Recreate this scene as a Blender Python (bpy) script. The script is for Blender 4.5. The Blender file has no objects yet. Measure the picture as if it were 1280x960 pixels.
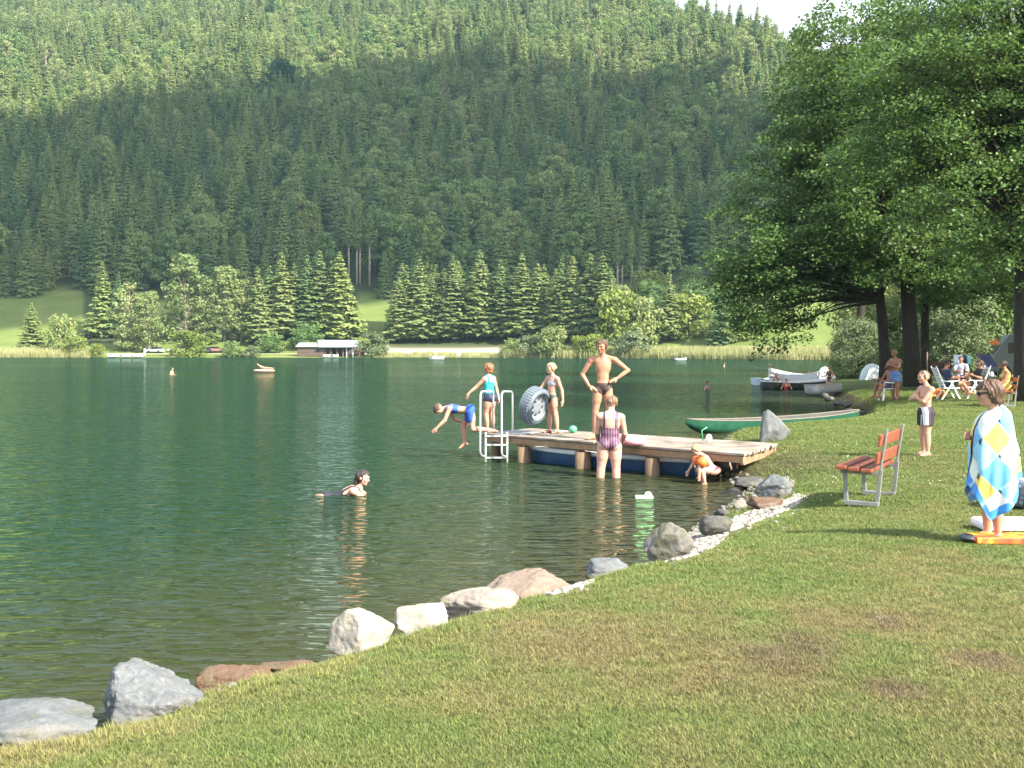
import bpy, math, random
import numpy as np
from mathutils import Vector, Matrix, noise as mnoise

scn = bpy.context.scene
COL = scn.collection
R = math.radians
F = 1350.0            # focal length of the photograph in its own pixels (1280 wide)
EYE = 2.2             # eye height above the lake
HOR = 435.0           # pixel row of the horizon

# ------------------------------------------------------------------ camera, sky, sun, exposure
cam = bpy.data.cameras.new('camera')
cam.sensor_width = 36.0
cam.lens = 36.0 * F / 1280.0
cam.shift_y = -(480.0 - HOR) / 1280.0
cam.clip_start = 0.1
cam.clip_end = 6000
co = bpy.data.objects.new('camera', cam)
co.location = (0, 0, EYE)
co.rotation_euler = (R(90), 0, 0)
COL.objects.link(co)
scn.camera = co

SUN_AZ, SUN_EL = R(49), R(39)      # behind the camera, to the right
SUN = Vector((math.sin(SUN_AZ) * math.cos(SUN_EL), -math.cos(SUN_AZ) * math.cos(SUN_EL), math.sin(SUN_EL)))
w = bpy.data.worlds.new('World')
scn.world = w
w.use_nodes = True
wn = w.node_tree
bg = wn.nodes['Background']
sky = wn.nodes.new('ShaderNodeTexSky')
sky.sky_type = 'NISHITA'
sky.sun_disc = False
sky.sun_elevation = SUN_EL
sky.sun_rotation = math.atan2(SUN.x, SUN.y)
sky.air_density = 1.0
sky.dust_density = 2.0
tc = wn.nodes.new('ShaderNodeTexCoord')
mpw = wn.nodes.new('ShaderNodeMapping'); mpw.inputs['Scale'].default_value = (1, 1, 2.2)
wn.links.new(tc.outputs['Generated'], mpw.inputs[0])
nw = wn.nodes.new('ShaderNodeTexNoise'); nw.inputs['Scale'].default_value = 2.3; nw.inputs['Detail'].default_value = 7; nw.inputs['Roughness'].default_value = .6
wn.links.new(mpw.outputs[0], nw.inputs['Vector'])
rw = wn.nodes.new('ShaderNodeValToRGB')
rw.color_ramp.elements[0].position = .44; rw.color_ramp.elements[0].color = (0, 0, 0, 1)
rw.color_ramp.elements[1].position = .62; rw.color_ramp.elements[1].color = (1, 1, 1, 1)
wn.links.new(nw.outputs['Fac'], rw.inputs[0])
mw = wn.nodes.new('ShaderNodeMix'); mw.data_type = 'RGBA'
wn.links.new(rw.outputs[0], mw.inputs[0]); wn.links.new(sky.outputs[0], mw.inputs[6])
mw.inputs[7].default_value = (4.4, 4.5, 4.7, 1)      # sunlit cumulus
wn.links.new(mw.outputs[2], bg.inputs[0])
bg.inputs[1].default_value = 0.15
sl = bpy.data.lights.new('sun', 'SUN')
sl.energy = 5.0
sl.angle = R(0.5)
sl.color = (1.0, 0.93, 0.79)
so = bpy.data.objects.new('sun', sl)
so.rotation_euler = SUN.to_track_quat('Z', 'Y').to_euler()
COL.objects.link(so)
vs = scn.view_settings
vs.view_transform = 'Standard'
vs.look = 'None'
vs.exposure = 1.6
vs.gamma = 1.0
vs.use_curve_mapping = False
scn.cycles.use_denoising = True
scn.cycles.max_bounces = 6
scn.cycles.diffuse_bounces = 2
scn.cycles.glossy_bounces = 3
scn.cycles.transmission_bounces = 4
scn.cycles.volume_bounces = 0
scn.cycles.caustics_reflective = False
scn.cycles.caustics_refractive = False

# ------------------------------------------------------------------ helpers
def tag(o, label=None, cat=None, group=None, kind=None):
    if label: o['label'] = label
    if cat: o['category'] = cat
    if group: o['group'] = group
    if kind: o['kind'] = kind
    return o

def at(px, py, d):
    """point at depth d seen at photograph pixel (px, py)"""
    return Vector(((px - 640) / F * d, d, EYE - (py - HOR) / F * d))

def on_z(px, py, z=0.0):
    d = (EYE - z) * F / (py - HOR)
    return Vector(((px - 640) / F * d, d, z))

def empty(name, loc=(0, 0, 0), rz=0.0):
    o = bpy.data.objects.new(name, None)
    o.location = loc
    o.rotation_euler = (0, 0, rz)
    o.empty_display_size = 0.2
    COL.objects.link(o)
    return o

def mesh_np(name, V, Fc, mat=None, smooth=False):
    """Fc: (n,k) int array of equal-sized faces"""
    me = bpy.data.meshes.new(name)
    V = np.asarray(V, dtype=np.float32)
    Fc = np.asarray(Fc, dtype=np.int32)
    n, k = Fc.shape
    me.vertices.add(len(V)); me.vertices.foreach_set('co', V.ravel())
    me.loops.add(n * k); me.loops.foreach_set('vertex_index', Fc.ravel())
    me.polygons.add(n)
    me.polygons.foreach_set('loop_start', np.arange(0, n * k, k, dtype=np.int32))
    me.polygons.foreach_set('loop_total', np.full(n, k, dtype=np.int32))
    if smooth:
        me.polygons.foreach_set('use_smooth', np.ones(n, dtype=bool))
    me.update(calc_edges=True)
    me.validate()
    if mat: me.materials.append(mat)
    return me

def obj(name, me, parent=None, link=True):
    o = bpy.data.objects.new(name, me)
    if link: COL.objects.link(o)
    if parent: o.parent = parent
    return o

class MB:
    """collects simple shapes and links them as one mesh"""
    def __init__(s): s.v = []; s.f = []; s.sm = []
    def add(s, vs, fs, smooth=False):
        b = len(s.v)
        s.v += [tuple(v) for v in vs]
        s.f += [tuple(i + b for i in f) for f in fs]
        s.sm += [smooth] * len(fs)
        return s
    def box(s, c, d, rz=0.0, M=None):
        x, y, z = d[0] / 2, d[1] / 2, d[2] / 2
        m = M if M is not None else Matrix.Rotation(rz, 3, 'Z')
        c = Vector(c)
        vs = [c + m @ Vector((i * x, j * y, k * z)) for i in (-1, 1) for j in (-1, 1) for k in (-1, 1)]
        return s.add(vs, [(0, 1, 3, 2), (4, 6, 7, 5), (0, 4, 5, 1), (2, 3, 7, 6), (0, 2, 6, 4), (1, 5, 7, 3)])
    def bar(s, a, b, wd, ht, up=(0, 0, 1)):
        a = Vector(a); b = Vector(b); t = b - a; L = t.length; t.normalize()
        u = Vector(up); u = u - t * u.dot(t)
        if u.length < 1e-4: u = Vector((1, 0, 0)) - t * t.x
        u.normalize(); sd = t.cross(u)
        M = Matrix((t, sd, u)).transposed()
        return s.box((a + b) / 2, (L, wd, ht), M=M)
    def tube(s, pts, r, n=8, caps=True):
        pts = [Vector(p) for p in pts]
        rs = r if isinstance(r, (list, tuple)) else [r] * len(pts)
        vs, fs = [], []
        T = (pts[1] - pts[0]).normalized()
        U = T.orthogonal().normalized()
        for i, p in enumerate(pts):
            t = (pts[min(i + 1, len(pts) - 1)] - pts[max(i - 1, 0)]).normalized()
            U = (U - t * U.dot(t)).normalized(); W = t.cross(U)
            for k in range(n):
                a = 2 * math.pi * k / n
                vs.append(p + (U * math.cos(a) + W * math.sin(a)) * rs[i])
        for i in range(len(pts) - 1):
            for k in range(n):
                k2 = (k + 1) % n
                fs.append((i * n + k, i * n + k2, (i + 1) * n + k2, (i + 1) * n + k))
        if caps:
            fs.append(tuple(range(n - 1, -1, -1)))
            fs.append(tuple((len(pts) - 1) * n + k for k in range(n)))
        return s.add(vs, fs, True)
    def ball(s, c, r, nu=12, nv=8, M=None):
        c = Vector(c); r = r if isinstance(r, (tuple, list, Vector)) else (r, r, r)
        vs, fs = [], []
        for i in range(nv + 1):
            th = math.pi * i / nv
            for k in range(nu):
                a = 2 * math.pi * k / nu
                p = Vector((math.sin(th) * math.cos(a) * r[0], math.sin(th) * math.sin(a) * r[1], math.cos(th) * r[2]))
                vs.append(c + (M @ p if M is not None else p))
        for i in range(nv):
            for k in range(nu):
                k2 = (k + 1) % nu
                fs.append((i * nu + k, (i + 1) * nu + k, (i + 1) * nu + k2, i * nu + k2))
        return s.add(vs, fs, True)
    def lathe(s, prof, c=(0, 0, 0), M=None, n=32, closed=False):
        """prof: (radius, height) around local z"""
        c = Vector(c); vs, fs = [], []
        for (r, z) in prof:
            for k in range(n):
                a = 2 * math.pi * k / n
                p = Vector((r * math.cos(a), r * math.sin(a), z))
                vs.append(c + (M @ p if M is not None else p))
        m = len(prof)
        for i in range(m if closed else m - 1):
            j = (i + 1) % m
            for k in range(n):
                k2 = (k + 1) % n
                fs.append((i * n + k, i * n + k2, j * n + k2, j * n + k))
        return s.add(vs, fs, True)
    def build(s, name, mat, parent=None, bevel=0.0, link=True):
        me = bpy.data.meshes.new(name)
        me.from_pydata(s.v, [], s.f)
        me.polygons.foreach_set('use_smooth', np.array(s.sm, dtype=bool))
        me.update()
        if mat: me.materials.append(mat)
        o = obj(name, me, parent, link)
        if bevel:
            b = o.modifiers.new('bevel', 'BEVEL'); b.width = bevel; b.segments = 2; b.limit_method = 'ANGLE'
        return o

# ------------------------------------------------------------------ materials
def new_mat(name):
    m = bpy.data.materials.new(name)
    m.use_nodes = True
    nt = m.node_tree
    return m, nt, nt.nodes['Principled BSDF']

def N(nt, t, **kw):
    n = nt.nodes.new(t)
    for k, v in kw.items():
        if k.startswith('i_'):
            n.inputs[k[2:].replace('_', ' ')].default_value = v
        else: setattr(n, k, v)
    return n

def noise_tex(nt, vec, scale, detail=4, rough=0.55, dist=0.0):
    n = N(nt, 'ShaderNodeTexNoise')
    n.inputs['Scale'].default_value = scale
    n.inputs['Detail'].default_value = detail
    n.inputs['Roughness'].default_value = rough
    n.inputs['Distortion'].default_value = dist
    if vec is not None: nt.links.new(vec, n.inputs['Vector'])
    return n.outputs['Fac']

def ramp(nt, fac, stops):
    r = N(nt, 'ShaderNodeValToRGB')
    e = r.color_ramp.elements
    while len(e) < len(stops): e.new(0.5)
    for el, (p, c) in zip(e, stops):
        el.position = p
        el.color = (*c, 1) if len(c) == 3 else c
    nt.links.new(fac, r.inputs[0])
    return r.outputs[0]

def g3(v): return (v, v, v)

def mixc(nt, fac, a, b, mode='MIX'):
    n = N(nt, 'ShaderNodeMix', data_type='RGBA', blend_type=mode)
    for sock, v in ((0, fac), (6, a), (7, b)):
        if hasattr(v, 'is_linked') or isinstance(v, bpy.types.NodeSocket): nt.links.new(v, n.inputs[sock])
        elif sock == 0: n.inputs[0].default_value = v
        else: n.inputs[sock].default_value = (*v, 1)
    return n.outputs[2]

def math_(nt, op, a, b=0.0, c=None, clamp=False):
    n = N(nt, 'ShaderNodeMath', operation=op, use_clamp=clamp)
    for i, v in enumerate((a, b, c)):
        if v is None: continue
        if isinstance(v, bpy.types.NodeSocket): nt.links.new(v, n.inputs[i])
        else: n.inputs[i].default_value = v
    return n.outputs[0]

def bump(nt, p, height, dist=0.02, strength=0.5):
    b = N(nt, 'ShaderNodeBump')
    b.inputs['Strength'].default_value = strength
    b.inputs['Distance'].default_value = dist
    nt.links.new(height, b.inputs['Height'])
    nt.links.new(b.outputs[0], p.inputs['Normal'])

def objvec(nt): return N(nt, 'ShaderNodeTexCoord').outputs['Object']
def wpos(nt): return N(nt, 'ShaderNodeNewGeometry').outputs['Position']

def pmat(name, col, rough=0.6, var=0.18, scale=8.0, bmp=0.0, bscale=None, spec=0.5, metal=0.0, stretch=None, second=None, sub=0.0):
    """a principled material whose colour wanders a little with noise"""
    m, nt, p = new_mat(name)
    v = objvec(nt)
    if stretch:
        mp = N(nt, 'ShaderNodeMapping'); mp.inputs['Scale'].default_value = stretch
        nt.links.new(v, mp.inputs[0]); v = mp.outputs[0]
    f = noise_tex(nt, v, scale, 5, 0.6)
    a = tuple(max(0, c * (1 - var)) for c in col)
    b = second if second else tuple(min(1, c * (1 + var)) for c in col)
    nt.links.new(ramp(nt, f, [(0.3, a), (0.7, b)]), p.inputs['Base Color'])
    p.inputs['Roughness'].default_value = rough
    p.inputs['Specular IOR Level'].default_value = spec
    p.inputs['Metallic'].default_value = metal
    if sub:
        p.inputs['Subsurface Weight'].default_value = sub
        p.inputs['Subsurface Radius'].default_value = (0.02, 0.008, 0.004)
        p.inputs['Subsurface Scale'].default_value = 0.5
    if bmp:
        bump(nt, p, noise_tex(nt, v, bscale or scale * 3, 6, 0.65), bmp, 0.6)
    return m

def foliage_mat(name, dark, light, transl=0.3, objvar=True, hue2=None, rough=0.55):
    """leaves: colour differs per tree and per leaf, some light passes through"""
    m, nt, p = new_mat(name)
    oi = N(nt, 'ShaderNodeObjectInfo').outputs['Random']
    gi = N(nt, 'ShaderNodeNewGeometry').outputs['Random Per Island']
    fac = math_(nt, 'ADD', math_(nt, 'MULTIPLY', oi, 0.6 if objvar else 0.0), math_(nt, 'MULTIPLY', gi, 0.4 if objvar else 1.0))
    st = [(0.08, dark), (0.9, light)] if hue2 is None else [(0.05, dark), (0.7, light), (0.97, hue2)]
    c = ramp(nt, fac, st)
    nt.links.new(c, p.inputs['Base Color'])
    p.inputs['Roughness'].default_value = rough
    p.inputs['Specular IOR Level'].default_value = 0.25
    out = nt.nodes['Material Output']
    tr = N(nt, 'ShaderNodeBsdfTranslucent')
    nt.links.new(mixc(nt, 0.35, c, (0.25, 0.32, 0.03)), tr.inputs[0])
    mx = N(nt, 'ShaderNodeMixShader'); mx.inputs[0].default_value = transl
    nt.links.new(p.outputs[0], mx.inputs[1]); nt.links.new(tr.outputs[0], mx.inputs[2])
    nt.links.new(mx.outputs[0], out.inputs[0])
    return m

MAT = {}
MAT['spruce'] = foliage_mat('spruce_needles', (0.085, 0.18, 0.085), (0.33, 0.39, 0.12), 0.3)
MAT['spruce_sun'] = foliage_mat('pale_spruce_needles', (0.17, 0.245, 0.095), (0.34, 0.39, 0.15), 0.4)  # lighter copy of the spruce needles, sunlight painted into the colour
MAT['broad'] = foliage_mat('broad_leaves', (0.085, 0.165, 0.055), (0.22, 0.30, 0.09), 0.32, hue2=(0.30, 0.29, 0.12))
MAT['pale'] = foliage_mat('pale_leaves', (0.15, 0.21, 0.075), (0.29, 0.33, 0.13), 0.35)
MAT['yellowgreen'] = foliage_mat('yellow_green_leaves', (0.14, 0.2, 0.035), (0.24, 0.28, 0.07), 0.3)
MAT['alder'] = foliage_mat('alder_leaves', (0.046, 0.105, 0.032), (0.14, 0.23, 0.065), 0.36, objvar=False, rough=0.42)
MAT['willow'] = foliage_mat('silvery_leaves', (0.09, 0.13, 0.06), (0.2, 0.25, 0.13), 0.28)
MAT['darkleaf'] = foliage_mat('dark_leaves', (0.015, 0.05, 0.02), (0.03, 0.08, 0.03), 0.2)
MAT['bark'] = pmat('bark', (0.03, 0.023, 0.017), 0.9, 0.5, 9, 0.03, 25, stretch=(1, 1, 0.25))
MAT['bark_pale'] = pmat('pale_bark', (0.30, 0.25, 0.20), 0.9, 0.3, 5, stretch=(1, 1, 0.3))
# ------------------------------------------------------------------ shore line (water's edge, travelling away from the camera; land on its right)
SH = np.array([(-60, -16), (-20, 0.6), (-6, 4.2), (-2.75, 5.55), (-2.15, 5.95), (-1.95, 6.5), (-1.37, 7.05), (-1.0, 7.6), (-0.37, 8.4), (0.33, 9.3),
               (1.05, 10.15), (1.6, 11.5), (2.2, 13.1), (2.75, 14.4), (3.55, 16.4), (3.62, 18.2), (3.95, 20.2), (4.3, 22.8), (5.0, 25.6), (6.6, 27.6), (8.8, 29.4),
               (10.8, 32.5), (12.6, 38.5), (14.1, 45), (15.4, 52), (17.0, 60), (20, 68), (27, 80), (38, 100), (48, 130), (55, 170), (60, 230)], dtype=float)

def sstep(a, b, x):
    t = np.clip((x - a) / (b - a), 0, 1)
    return t * t * (3 - 2 * t)

def shore_dist(x, y):
    """signed distance to the water's edge, positive on land"""
    x = np.asarray(x, float); y = np.asarray(y, float)
    best = np.full(x.shape, 1e9); sg = np.ones(x.shape)
    for (a, b) in zip(SH[:-1], SH[1:]):
        d = b - a; L2 = d @ d
        t = np.clip(((x - a[0]) * d[0] + (y - a[1]) * d[1]) / L2, 0, 1)
        qx = x - a[0] - t * d[0]; qy = y - a[1] - t * d[1]
        dd = np.hypot(qx, qy)
        cr = d[0] * (y - a[1]) - d[1] * (x - a[0])
        m = dd < best - 1e-9
        best = np.where(m, dd, best); sg = np.where(m, np.where(cr < 0, 1.0, -1.0), sg)
    return best * sg

def vnoise(x, y, seed=0):
    """smooth value noise, about -1..1"""
    x = np.asarray(x, float); y = np.asarray(y, float)
    xi = np.floor(x).astype(int); yi = np.floor(y).astype(int)
    fx = x - xi; fy = y - yi
    fx = fx * fx * (3 - 2 * fx); fy = fy * fy * (3 - 2 * fy)
    def h(i, j):
        n = (i * 374761393 + j * 668265263 + seed * 982451653) & 0x7fffffff
        n = (n ^ (n >> 13)) * 1274126177 & 0x7fffffff
        return ((n ^ (n >> 16)) & 0xffff) / 32767.5 - 1
    a = h(xi, yi) * (1 - fx) + h(xi + 1, yi) * fx
    b = h(xi, yi + 1) * (1 - fx) + h(xi + 1, yi + 1) * fx
    return a * (1 - fy) + b * fy

def zlawn(x, y):
    s = shore_dist(x, y)
    sp = np.maximum(s, 0)
    z = 0.31 * (1 - np.exp(-sp / (0.38 + .8 * sstep(9.6, 11.5, np.asarray(y, float)) * sstep(19, 15, np.asarray(y, float))))) + 0.14 * (1 - np.exp(-sp / 2.2)) + 0.15 * (1 - np.exp(-sp / 9.0))
    z = z + np.where(s < 0, np.maximum(s * 0.55, -2.2), 0)
    z = z + (0.018 * vnoise(np.asarray(x) * 0.9, np.asarray(y) * 0.9, 3) + 0.03 * vnoise(np.asarray(x) * .25, np.asarray(y) * .25, 5)) * np.clip(sp, 0, 1)
    return z

def zl(x, y): return float(zlawn(np.array([x]), np.array([y]))[0])

def on_lawn(px, py):
    """where the view ray through a pixel meets the lawn"""
    ds = np.linspace(3, 90, 4000)
    x = (px - 640) / F * ds; z = EYE - (py - HOR) / F * ds
    zz = zlawn(x, ds)
    i = int(np.argmax(z <= zz))
    return Vector((x[i], ds[i], zz[i]))

# far side -----------------------------------------------------------------
def ysfar(t): return 250 - 45 * np.clip((np.asarray(t, float) + 0.1) / 0.35, 0, 1) ** 1.5


RT = np.array([-0.9, -.474, 0, .12, .163, .215, .267, .35, .474, 1.0])
RE = np.array([.5, .5, .43, .325, .27, .243, .212, .18, .15, .12])
def ridge_y(t):
    E = np.interp(t, RT, RE)
    return np.minimum((165 - 19) / np.maximum(.5 - E, 1e-3), 930)

def zfar(x, y):
    x = np.asarray(x, float); y = np.asarray(y, float)
    t = x / y
    s = y - ysfar(t)
    z = np.where(s < 0, np.maximum(s * .4, -3), 0.35 * (1 - np.exp(-np.maximum(s, 0) / .8)) + np.clip(s, 0, 18) * .03)
    z = z + np.clip(s - 18, 0, 62) * .27
    yb = ysfar(t) + 80
    yr = ridge_y(t)
    hill = np.clip(np.minimum(y, yr) - yb, 0, None) * .5 - np.clip(y - yr - 25, 0, None) * .25
    z = z + hill
    rel = sstep(60, 220, s)
    z = z + rel * (5 * np.sin(x / 47 + 1) * np.sin(y / 80) + 7 * vnoise(x / 55, y / 55, 11))
    z = z + sstep(14, 40, s) * 1.2 * vnoise(x / 22, y / 22, 12)
    return z

def zf(x, y): return float(zfar(np.array([x]), np.array([y]))[0])

def on_far(px, py):
    ys = np.linspace(205, 1100, 9000)
    x = (px - 640) / F * ys
    zr = EYE - (py - HOR) / F * ys
    ok = (zfar(x, ys) >= zr) & (ys > ysfar(x / ys))
    i = int(np.argmax(ok)) if ok.any() else 0
    return Vector((x[i], ys[i], zfar(x[i:i + 1], ys[i:i + 1])[0]))

def grid_mesh(name, X, Y, Z, mat, smooth=True):
    ny, nx = X.shape
    V = np.stack([X, Y, Z], -1).reshape(-1, 3)
    i = np.arange(ny * nx).reshape(ny, nx)
    Fc = np.stack([i[:-1, :-1], i[:-1, 1:], i[1:, 1:], i[1:, :-1]], -1).reshape(-1, 4)
    return mesh_np(name, V, Fc, mat, smooth)

# ------------------------------------------------------------------ lawn
DRY = [(900, 815, .55, .5), (960, 835, .5, .35), (1115, 862, .22, .12), (1240, 832, .25, .14), (1000, 800, .4, .2), (1060, 775, .5, .25), (700, 800, .7, .4)]
BARE = [(1000, 803, .18, .2), (1115, 862, .14, .1), (1242, 831, .17, .1), (965, 822, .14, .12), (985, 578, .9, .7), (1105, 778, .08, .1), (935, 590, .5, .5)]

def patch_mask(nt, pos, lst, z0):
    """soft blotches of worn ground at given places on the lawn"""
    tot = None
    nz = N(nt, 'ShaderNodeTexNoise'); nz.inputs['Scale'].default_value = 2.2; nz.inputs['Detail'].default_value = 5
    nt.links.new(pos, nz.inputs['Vector'])
    for (px, py, rx, ry) in lst:
        p = on_lawn(px, py)
        mp = N(nt, 'ShaderNodeMapping')
        mp.vector_type = 'POINT'
        mp.inputs['Location'].default_value = (-p.x / rx, -p.y / (ry * 2.2), 0)
        mp.inputs['Scale'].default_value = (1 / rx, 1 / (ry * 2.2), 0)
        nt.links.new(pos, mp.inputs[0])
        ln = N(nt, 'ShaderNodeVectorMath', operation='LENGTH'); nt.links.new(mp.outputs[0], ln.inputs[0])
        f = math_(nt, 'SUBTRACT', 1.25, ln.outputs['Value'])
        tot = f if tot is None else math_(nt, 'MAXIMUM', tot, f)
    return math_(nt, 'MULTIPLY', math_(nt, 'ADD', tot, math_(nt, 'MULTIPLY', math_(nt, 'SUBTRACT', nz.outputs['Fac'], .5), 2.6)), 1.0, clamp=True)

def lawn_colour(nt, blades):
    pos = wpos(nt)
    big = noise_tex(nt, pos, 0.45, 5, .6)
    mid = noise_tex(nt, pos, 2.3, 5, .65, .6)
    fine = noise_tex(nt, pos, 28, 4, .7)
    g = ramp(nt, fine, [(.25, (.082, .124, .036)), (.5, (.122, .165, .05)), (.78, (.205, .228, .086))])
    dry = ramp(nt, fine, [(.25, (.135, .128, .052)), (.5, (.208, .178, .082)), (.8, (.32, .275, .14))])
    dm = math_(nt, 'ADD', math_(nt, 'MULTIPLY', math_(nt, 'SUBTRACT', big, .5), 3.2), math_(nt, 'MULTIPLY', math_(nt, 'SUBTRACT', mid, .5), 2.6))
    # the near lawn is drier than the lush grass further back
    sep = N(nt, 'ShaderNodeSeparateXYZ'); nt.links.new(pos, sep.inputs[0])
    far = N(nt, 'ShaderNodeMapRange'); far.inputs[1].default_value = 4; far.inputs[2].default_value = 14
    far.inputs[3].default_value = .52; far.inputs[4].default_value = .0
    nt.links.new(sep.outputs['Y'], far.inputs[0])
    dm = math_(nt, 'ADD', dm, far.outputs[0], clamp=True)
    c = mixc(nt, math_(nt, 'MULTIPLY', dm, .72), g, dry)
    d2 = patch_mask(nt, pos, DRY, 0)
    c = mixc(nt, math_(nt, 'MULTIPLY', d2, .6), c, ramp(nt, fine, [(.25, (.12, .09, .045)), (.55, (.21, .16, .09)), (.8, (.31, .255, .14))]))
    b2 = patch_mask(nt, pos, BARE, 0)
    soil = ramp(nt, mid, [(.3, (.085, .062, .045)), (.7, (.17, .13, .1))])
    c = mixc(nt, math_(nt, 'MULTIPLY', b2, .7 if not blades else .45), c, soil)
    return c, fine, b2

m, nt, p = new_mat('lawn_grass')
c, fine, b2 = lawn_colour(nt, False)
pos = wpos(nt)
# bank below the water line turns to brown mud
sep = N(nt, 'ShaderNodeSeparateXYZ'); nt.links.new(pos, sep.inputs[0])
mr = N(nt, 'ShaderNodeMapRange'); mr.inputs[1].default_value = 0.10; mr.inputs[2].default_value = 0.22
nt.links.new(math_(nt, 'ADD', sep.outputs['Z'], math_(nt, 'MULTIPLY', math_(nt, 'SUBTRACT', noise_tex(nt, pos, 5, 4), .5), .25)), mr.inputs[0])
c = mixc(nt, mr.outputs[0], (.085, .066, .045), c)
nt.links.new(c, p.inputs['Base Color'])
p.inputs['Roughness'].default_value = .9
p.inputs['Specular IOR Level'].default_value = .1
bump(nt, p, noise_tex(nt, pos, 40, 5, .7), .03, .8)
MAT['lawn'] = m
m, nt, p = new_mat('grass_blades')
c, fine, b2 = lawn_colour(nt, True)
gi = N(nt, 'ShaderNodeNewGeometry').outputs['Random Per Island']
c = mixc(nt, 1.0, c, ramp(nt, gi, [(0, g3(.8)), (.8, g3(1.35)), (.95, (1.9, 1.7, 1.3))]), 'MULTIPLY')
nt.links.new(c, p.inputs['Base Color'])
p.inputs['Roughness'].default_value = .6
p.inputs['Specular IOR Level'].default_value = .2
tr = N(nt, 'ShaderNodeBsdfTranslucent'); nt.links.new(c, tr.inputs[0])
mx = N(nt, 'ShaderNodeMixShader'); mx.inputs[0].default_value = .3
nt.links.new(p.outputs[0], mx.inputs[1]); nt.links.new(tr.outputs[0], mx.inputs[2])
nt.links.new(mx.outputs[0], nt.nodes['Material Output'].inputs[0])
MAT['blade'] = m

xs = np.concatenate([np.arange(-60, -8, 2.0), np.arange(-8, 9, .11), np.arange(9, 26, .4), np.arange(26, 181, 4.0)])
ys = np.concatenate([np.arange(-30, 2, 2.0), np.arange(2, 21, .11), np.arange(21, 72, .5), np.arange(72, 196, 4.0)])
X, Y = np.meshgrid(xs, ys)
tag(obj('lawn', grid_mesh('lawn', X, Y, zlawn(X, Y), MAT['lawn'])), 'sunlit mown lawn sloping to the stony lake shore', 'lawn', kind='structure')

# ------------------------------------------------------------------ far meadows and mountainside
m, nt, p = new_mat('far_ground')
pos = wpos(nt)
f1 = noise_tex(nt, pos, .09, 6, .65); f2 = noise_tex(nt, pos, .8, 4, .7)
c = ramp(nt, f1, [(.3, (.085, .135, .035)), (.55, (.13, .175, .045)), (.75, (.22, .22, .085))])
c = mixc(nt, .35, c, ramp(nt, f2, [(.2, (.07, .105, .03)), (.8, (.21, .22, .075))]))
at_ = N(nt, 'ShaderNodeAttribute', attribute_name='kind')
sepk = N(nt, 'ShaderNodeSeparateColor'); nt.links.new(at_.outputs['Color'], sepk.inputs[0])
c = mixc(nt, sepk.outputs[0], c, (.45, .40, .31))           # pale road and gravel
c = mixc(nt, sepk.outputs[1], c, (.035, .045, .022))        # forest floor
c = mixc(nt, sepk.outputs[2], c, (.40, .38, .17))           # dry reed bed ground
nt.links.new(c, p.inputs['Base Color']); p.inputs['Roughness'].default_value = .95
p.inputs['Specular IOR Level'].default_value = .05
MAT['far'] = m
ts = np.linspace(-.85, 1.0, 460)
yy = np.concatenate([np.linspace(-8, 0, 6)[:-1], np.linspace(0, 90, 70)[:-1], np.linspace(90, 1000, 150)])
T_, S_ = np.meshgrid(ts, yy)
Y = ysfar(T_) + S_; X = T_ * Y
Z = zfar(X, Y)
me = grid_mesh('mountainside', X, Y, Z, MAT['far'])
ca = me.color_attributes.new('kind', 'FLOAT_COLOR', 'POINT')
kr = np.zeros((X.size, 4), np.float32); kr[:, 3] = 1
s_ = S_.ravel(); t_ = T_.ravel(); px_ = 640 + t_ * F
wob = 2.0 * vnoise(X.ravel() / 14, Y.ravel() / 9, 8)
# the gravel road / pale field above the shore
kr[:, 0] = np.where((px_ > 482) & (px_ < 640), sstep(2, 4, s_ + wob) * (1 - sstep(23, 27, s_)), 0) * .9
kr[:, 0] = np.maximum(kr[:, 0], ((s_ > 13) & (s_ < 16.5) & (px_ < 482)) * .7)
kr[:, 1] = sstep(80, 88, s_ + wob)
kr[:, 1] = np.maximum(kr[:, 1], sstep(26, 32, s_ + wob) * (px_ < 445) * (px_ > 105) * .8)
kr[:, 1] = np.maximum(kr[:, 1], sstep(22, 25, s_ + wob) * (px_ < 760) * (px_ > 487) * (1 - sstep(34, 40, s_)) * .8)
kr[:, 2] = (px_ > 640) * (1 - sstep(9, 12, s_ + wob)) * .8
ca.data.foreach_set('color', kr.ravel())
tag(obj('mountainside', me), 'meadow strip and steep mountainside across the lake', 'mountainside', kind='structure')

# ------------------------------------------------------------------ lake
m, nt, p = new_mat('lake_water')
pos = wpos(nt)
dep = N(nt, 'ShaderNodeAttribute', attribute_name='shallow')
c = mixc(nt, dep.outputs['Fac'], (.009, .031, .0165), (.044, .042, .019))
mp = N(nt, 'ShaderNodeMapping'); mp.inputs['Rotation'].default_value = (0, 0, R(12)); mp.inputs['Scale'].default_value = (.42, 1.0, 1)
nt.links.new(pos, mp.inputs[0])
w1 = math_(nt, 'POWER', noise_tex(nt, mp.outputs[0], 3.6, 1, .5, .5), 1.7)
mp2 = N(nt, 'ShaderNodeMapping'); mp2.inputs['Rotation'].default_value = (0, 0, R(-20)); mp2.inputs['Scale'].default_value = (.5, 1.0, 1)
nt.links.new(pos, mp2.inputs[0])
w2 = noise_tex(nt, mp2.outputs[0], 1.5, 2, .45, .3)
w3 = noise_tex(nt, mp.outputs[0], .55, 3, .5, .2)
mp3 = N(nt, 'ShaderNodeMapping'); mp3.inputs['Scale'].default_value = (.012, .06, 1)
nt.links.new(pos, mp3.inputs[0])
gust = ramp(nt, noise_tex(nt, mp3.outputs[0], 1.0, 3, .5, .5), [(.35, g3(.55)), (.65, g3(1.25))])
h = math_(nt, 'ADD', math_(nt, 'MULTIPLY', w1, .10), math_(nt, 'ADD', math_(nt, 'MULTIPLY', w2, .06), math_(nt, 'MULTIPLY', w3, .09)))
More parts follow.
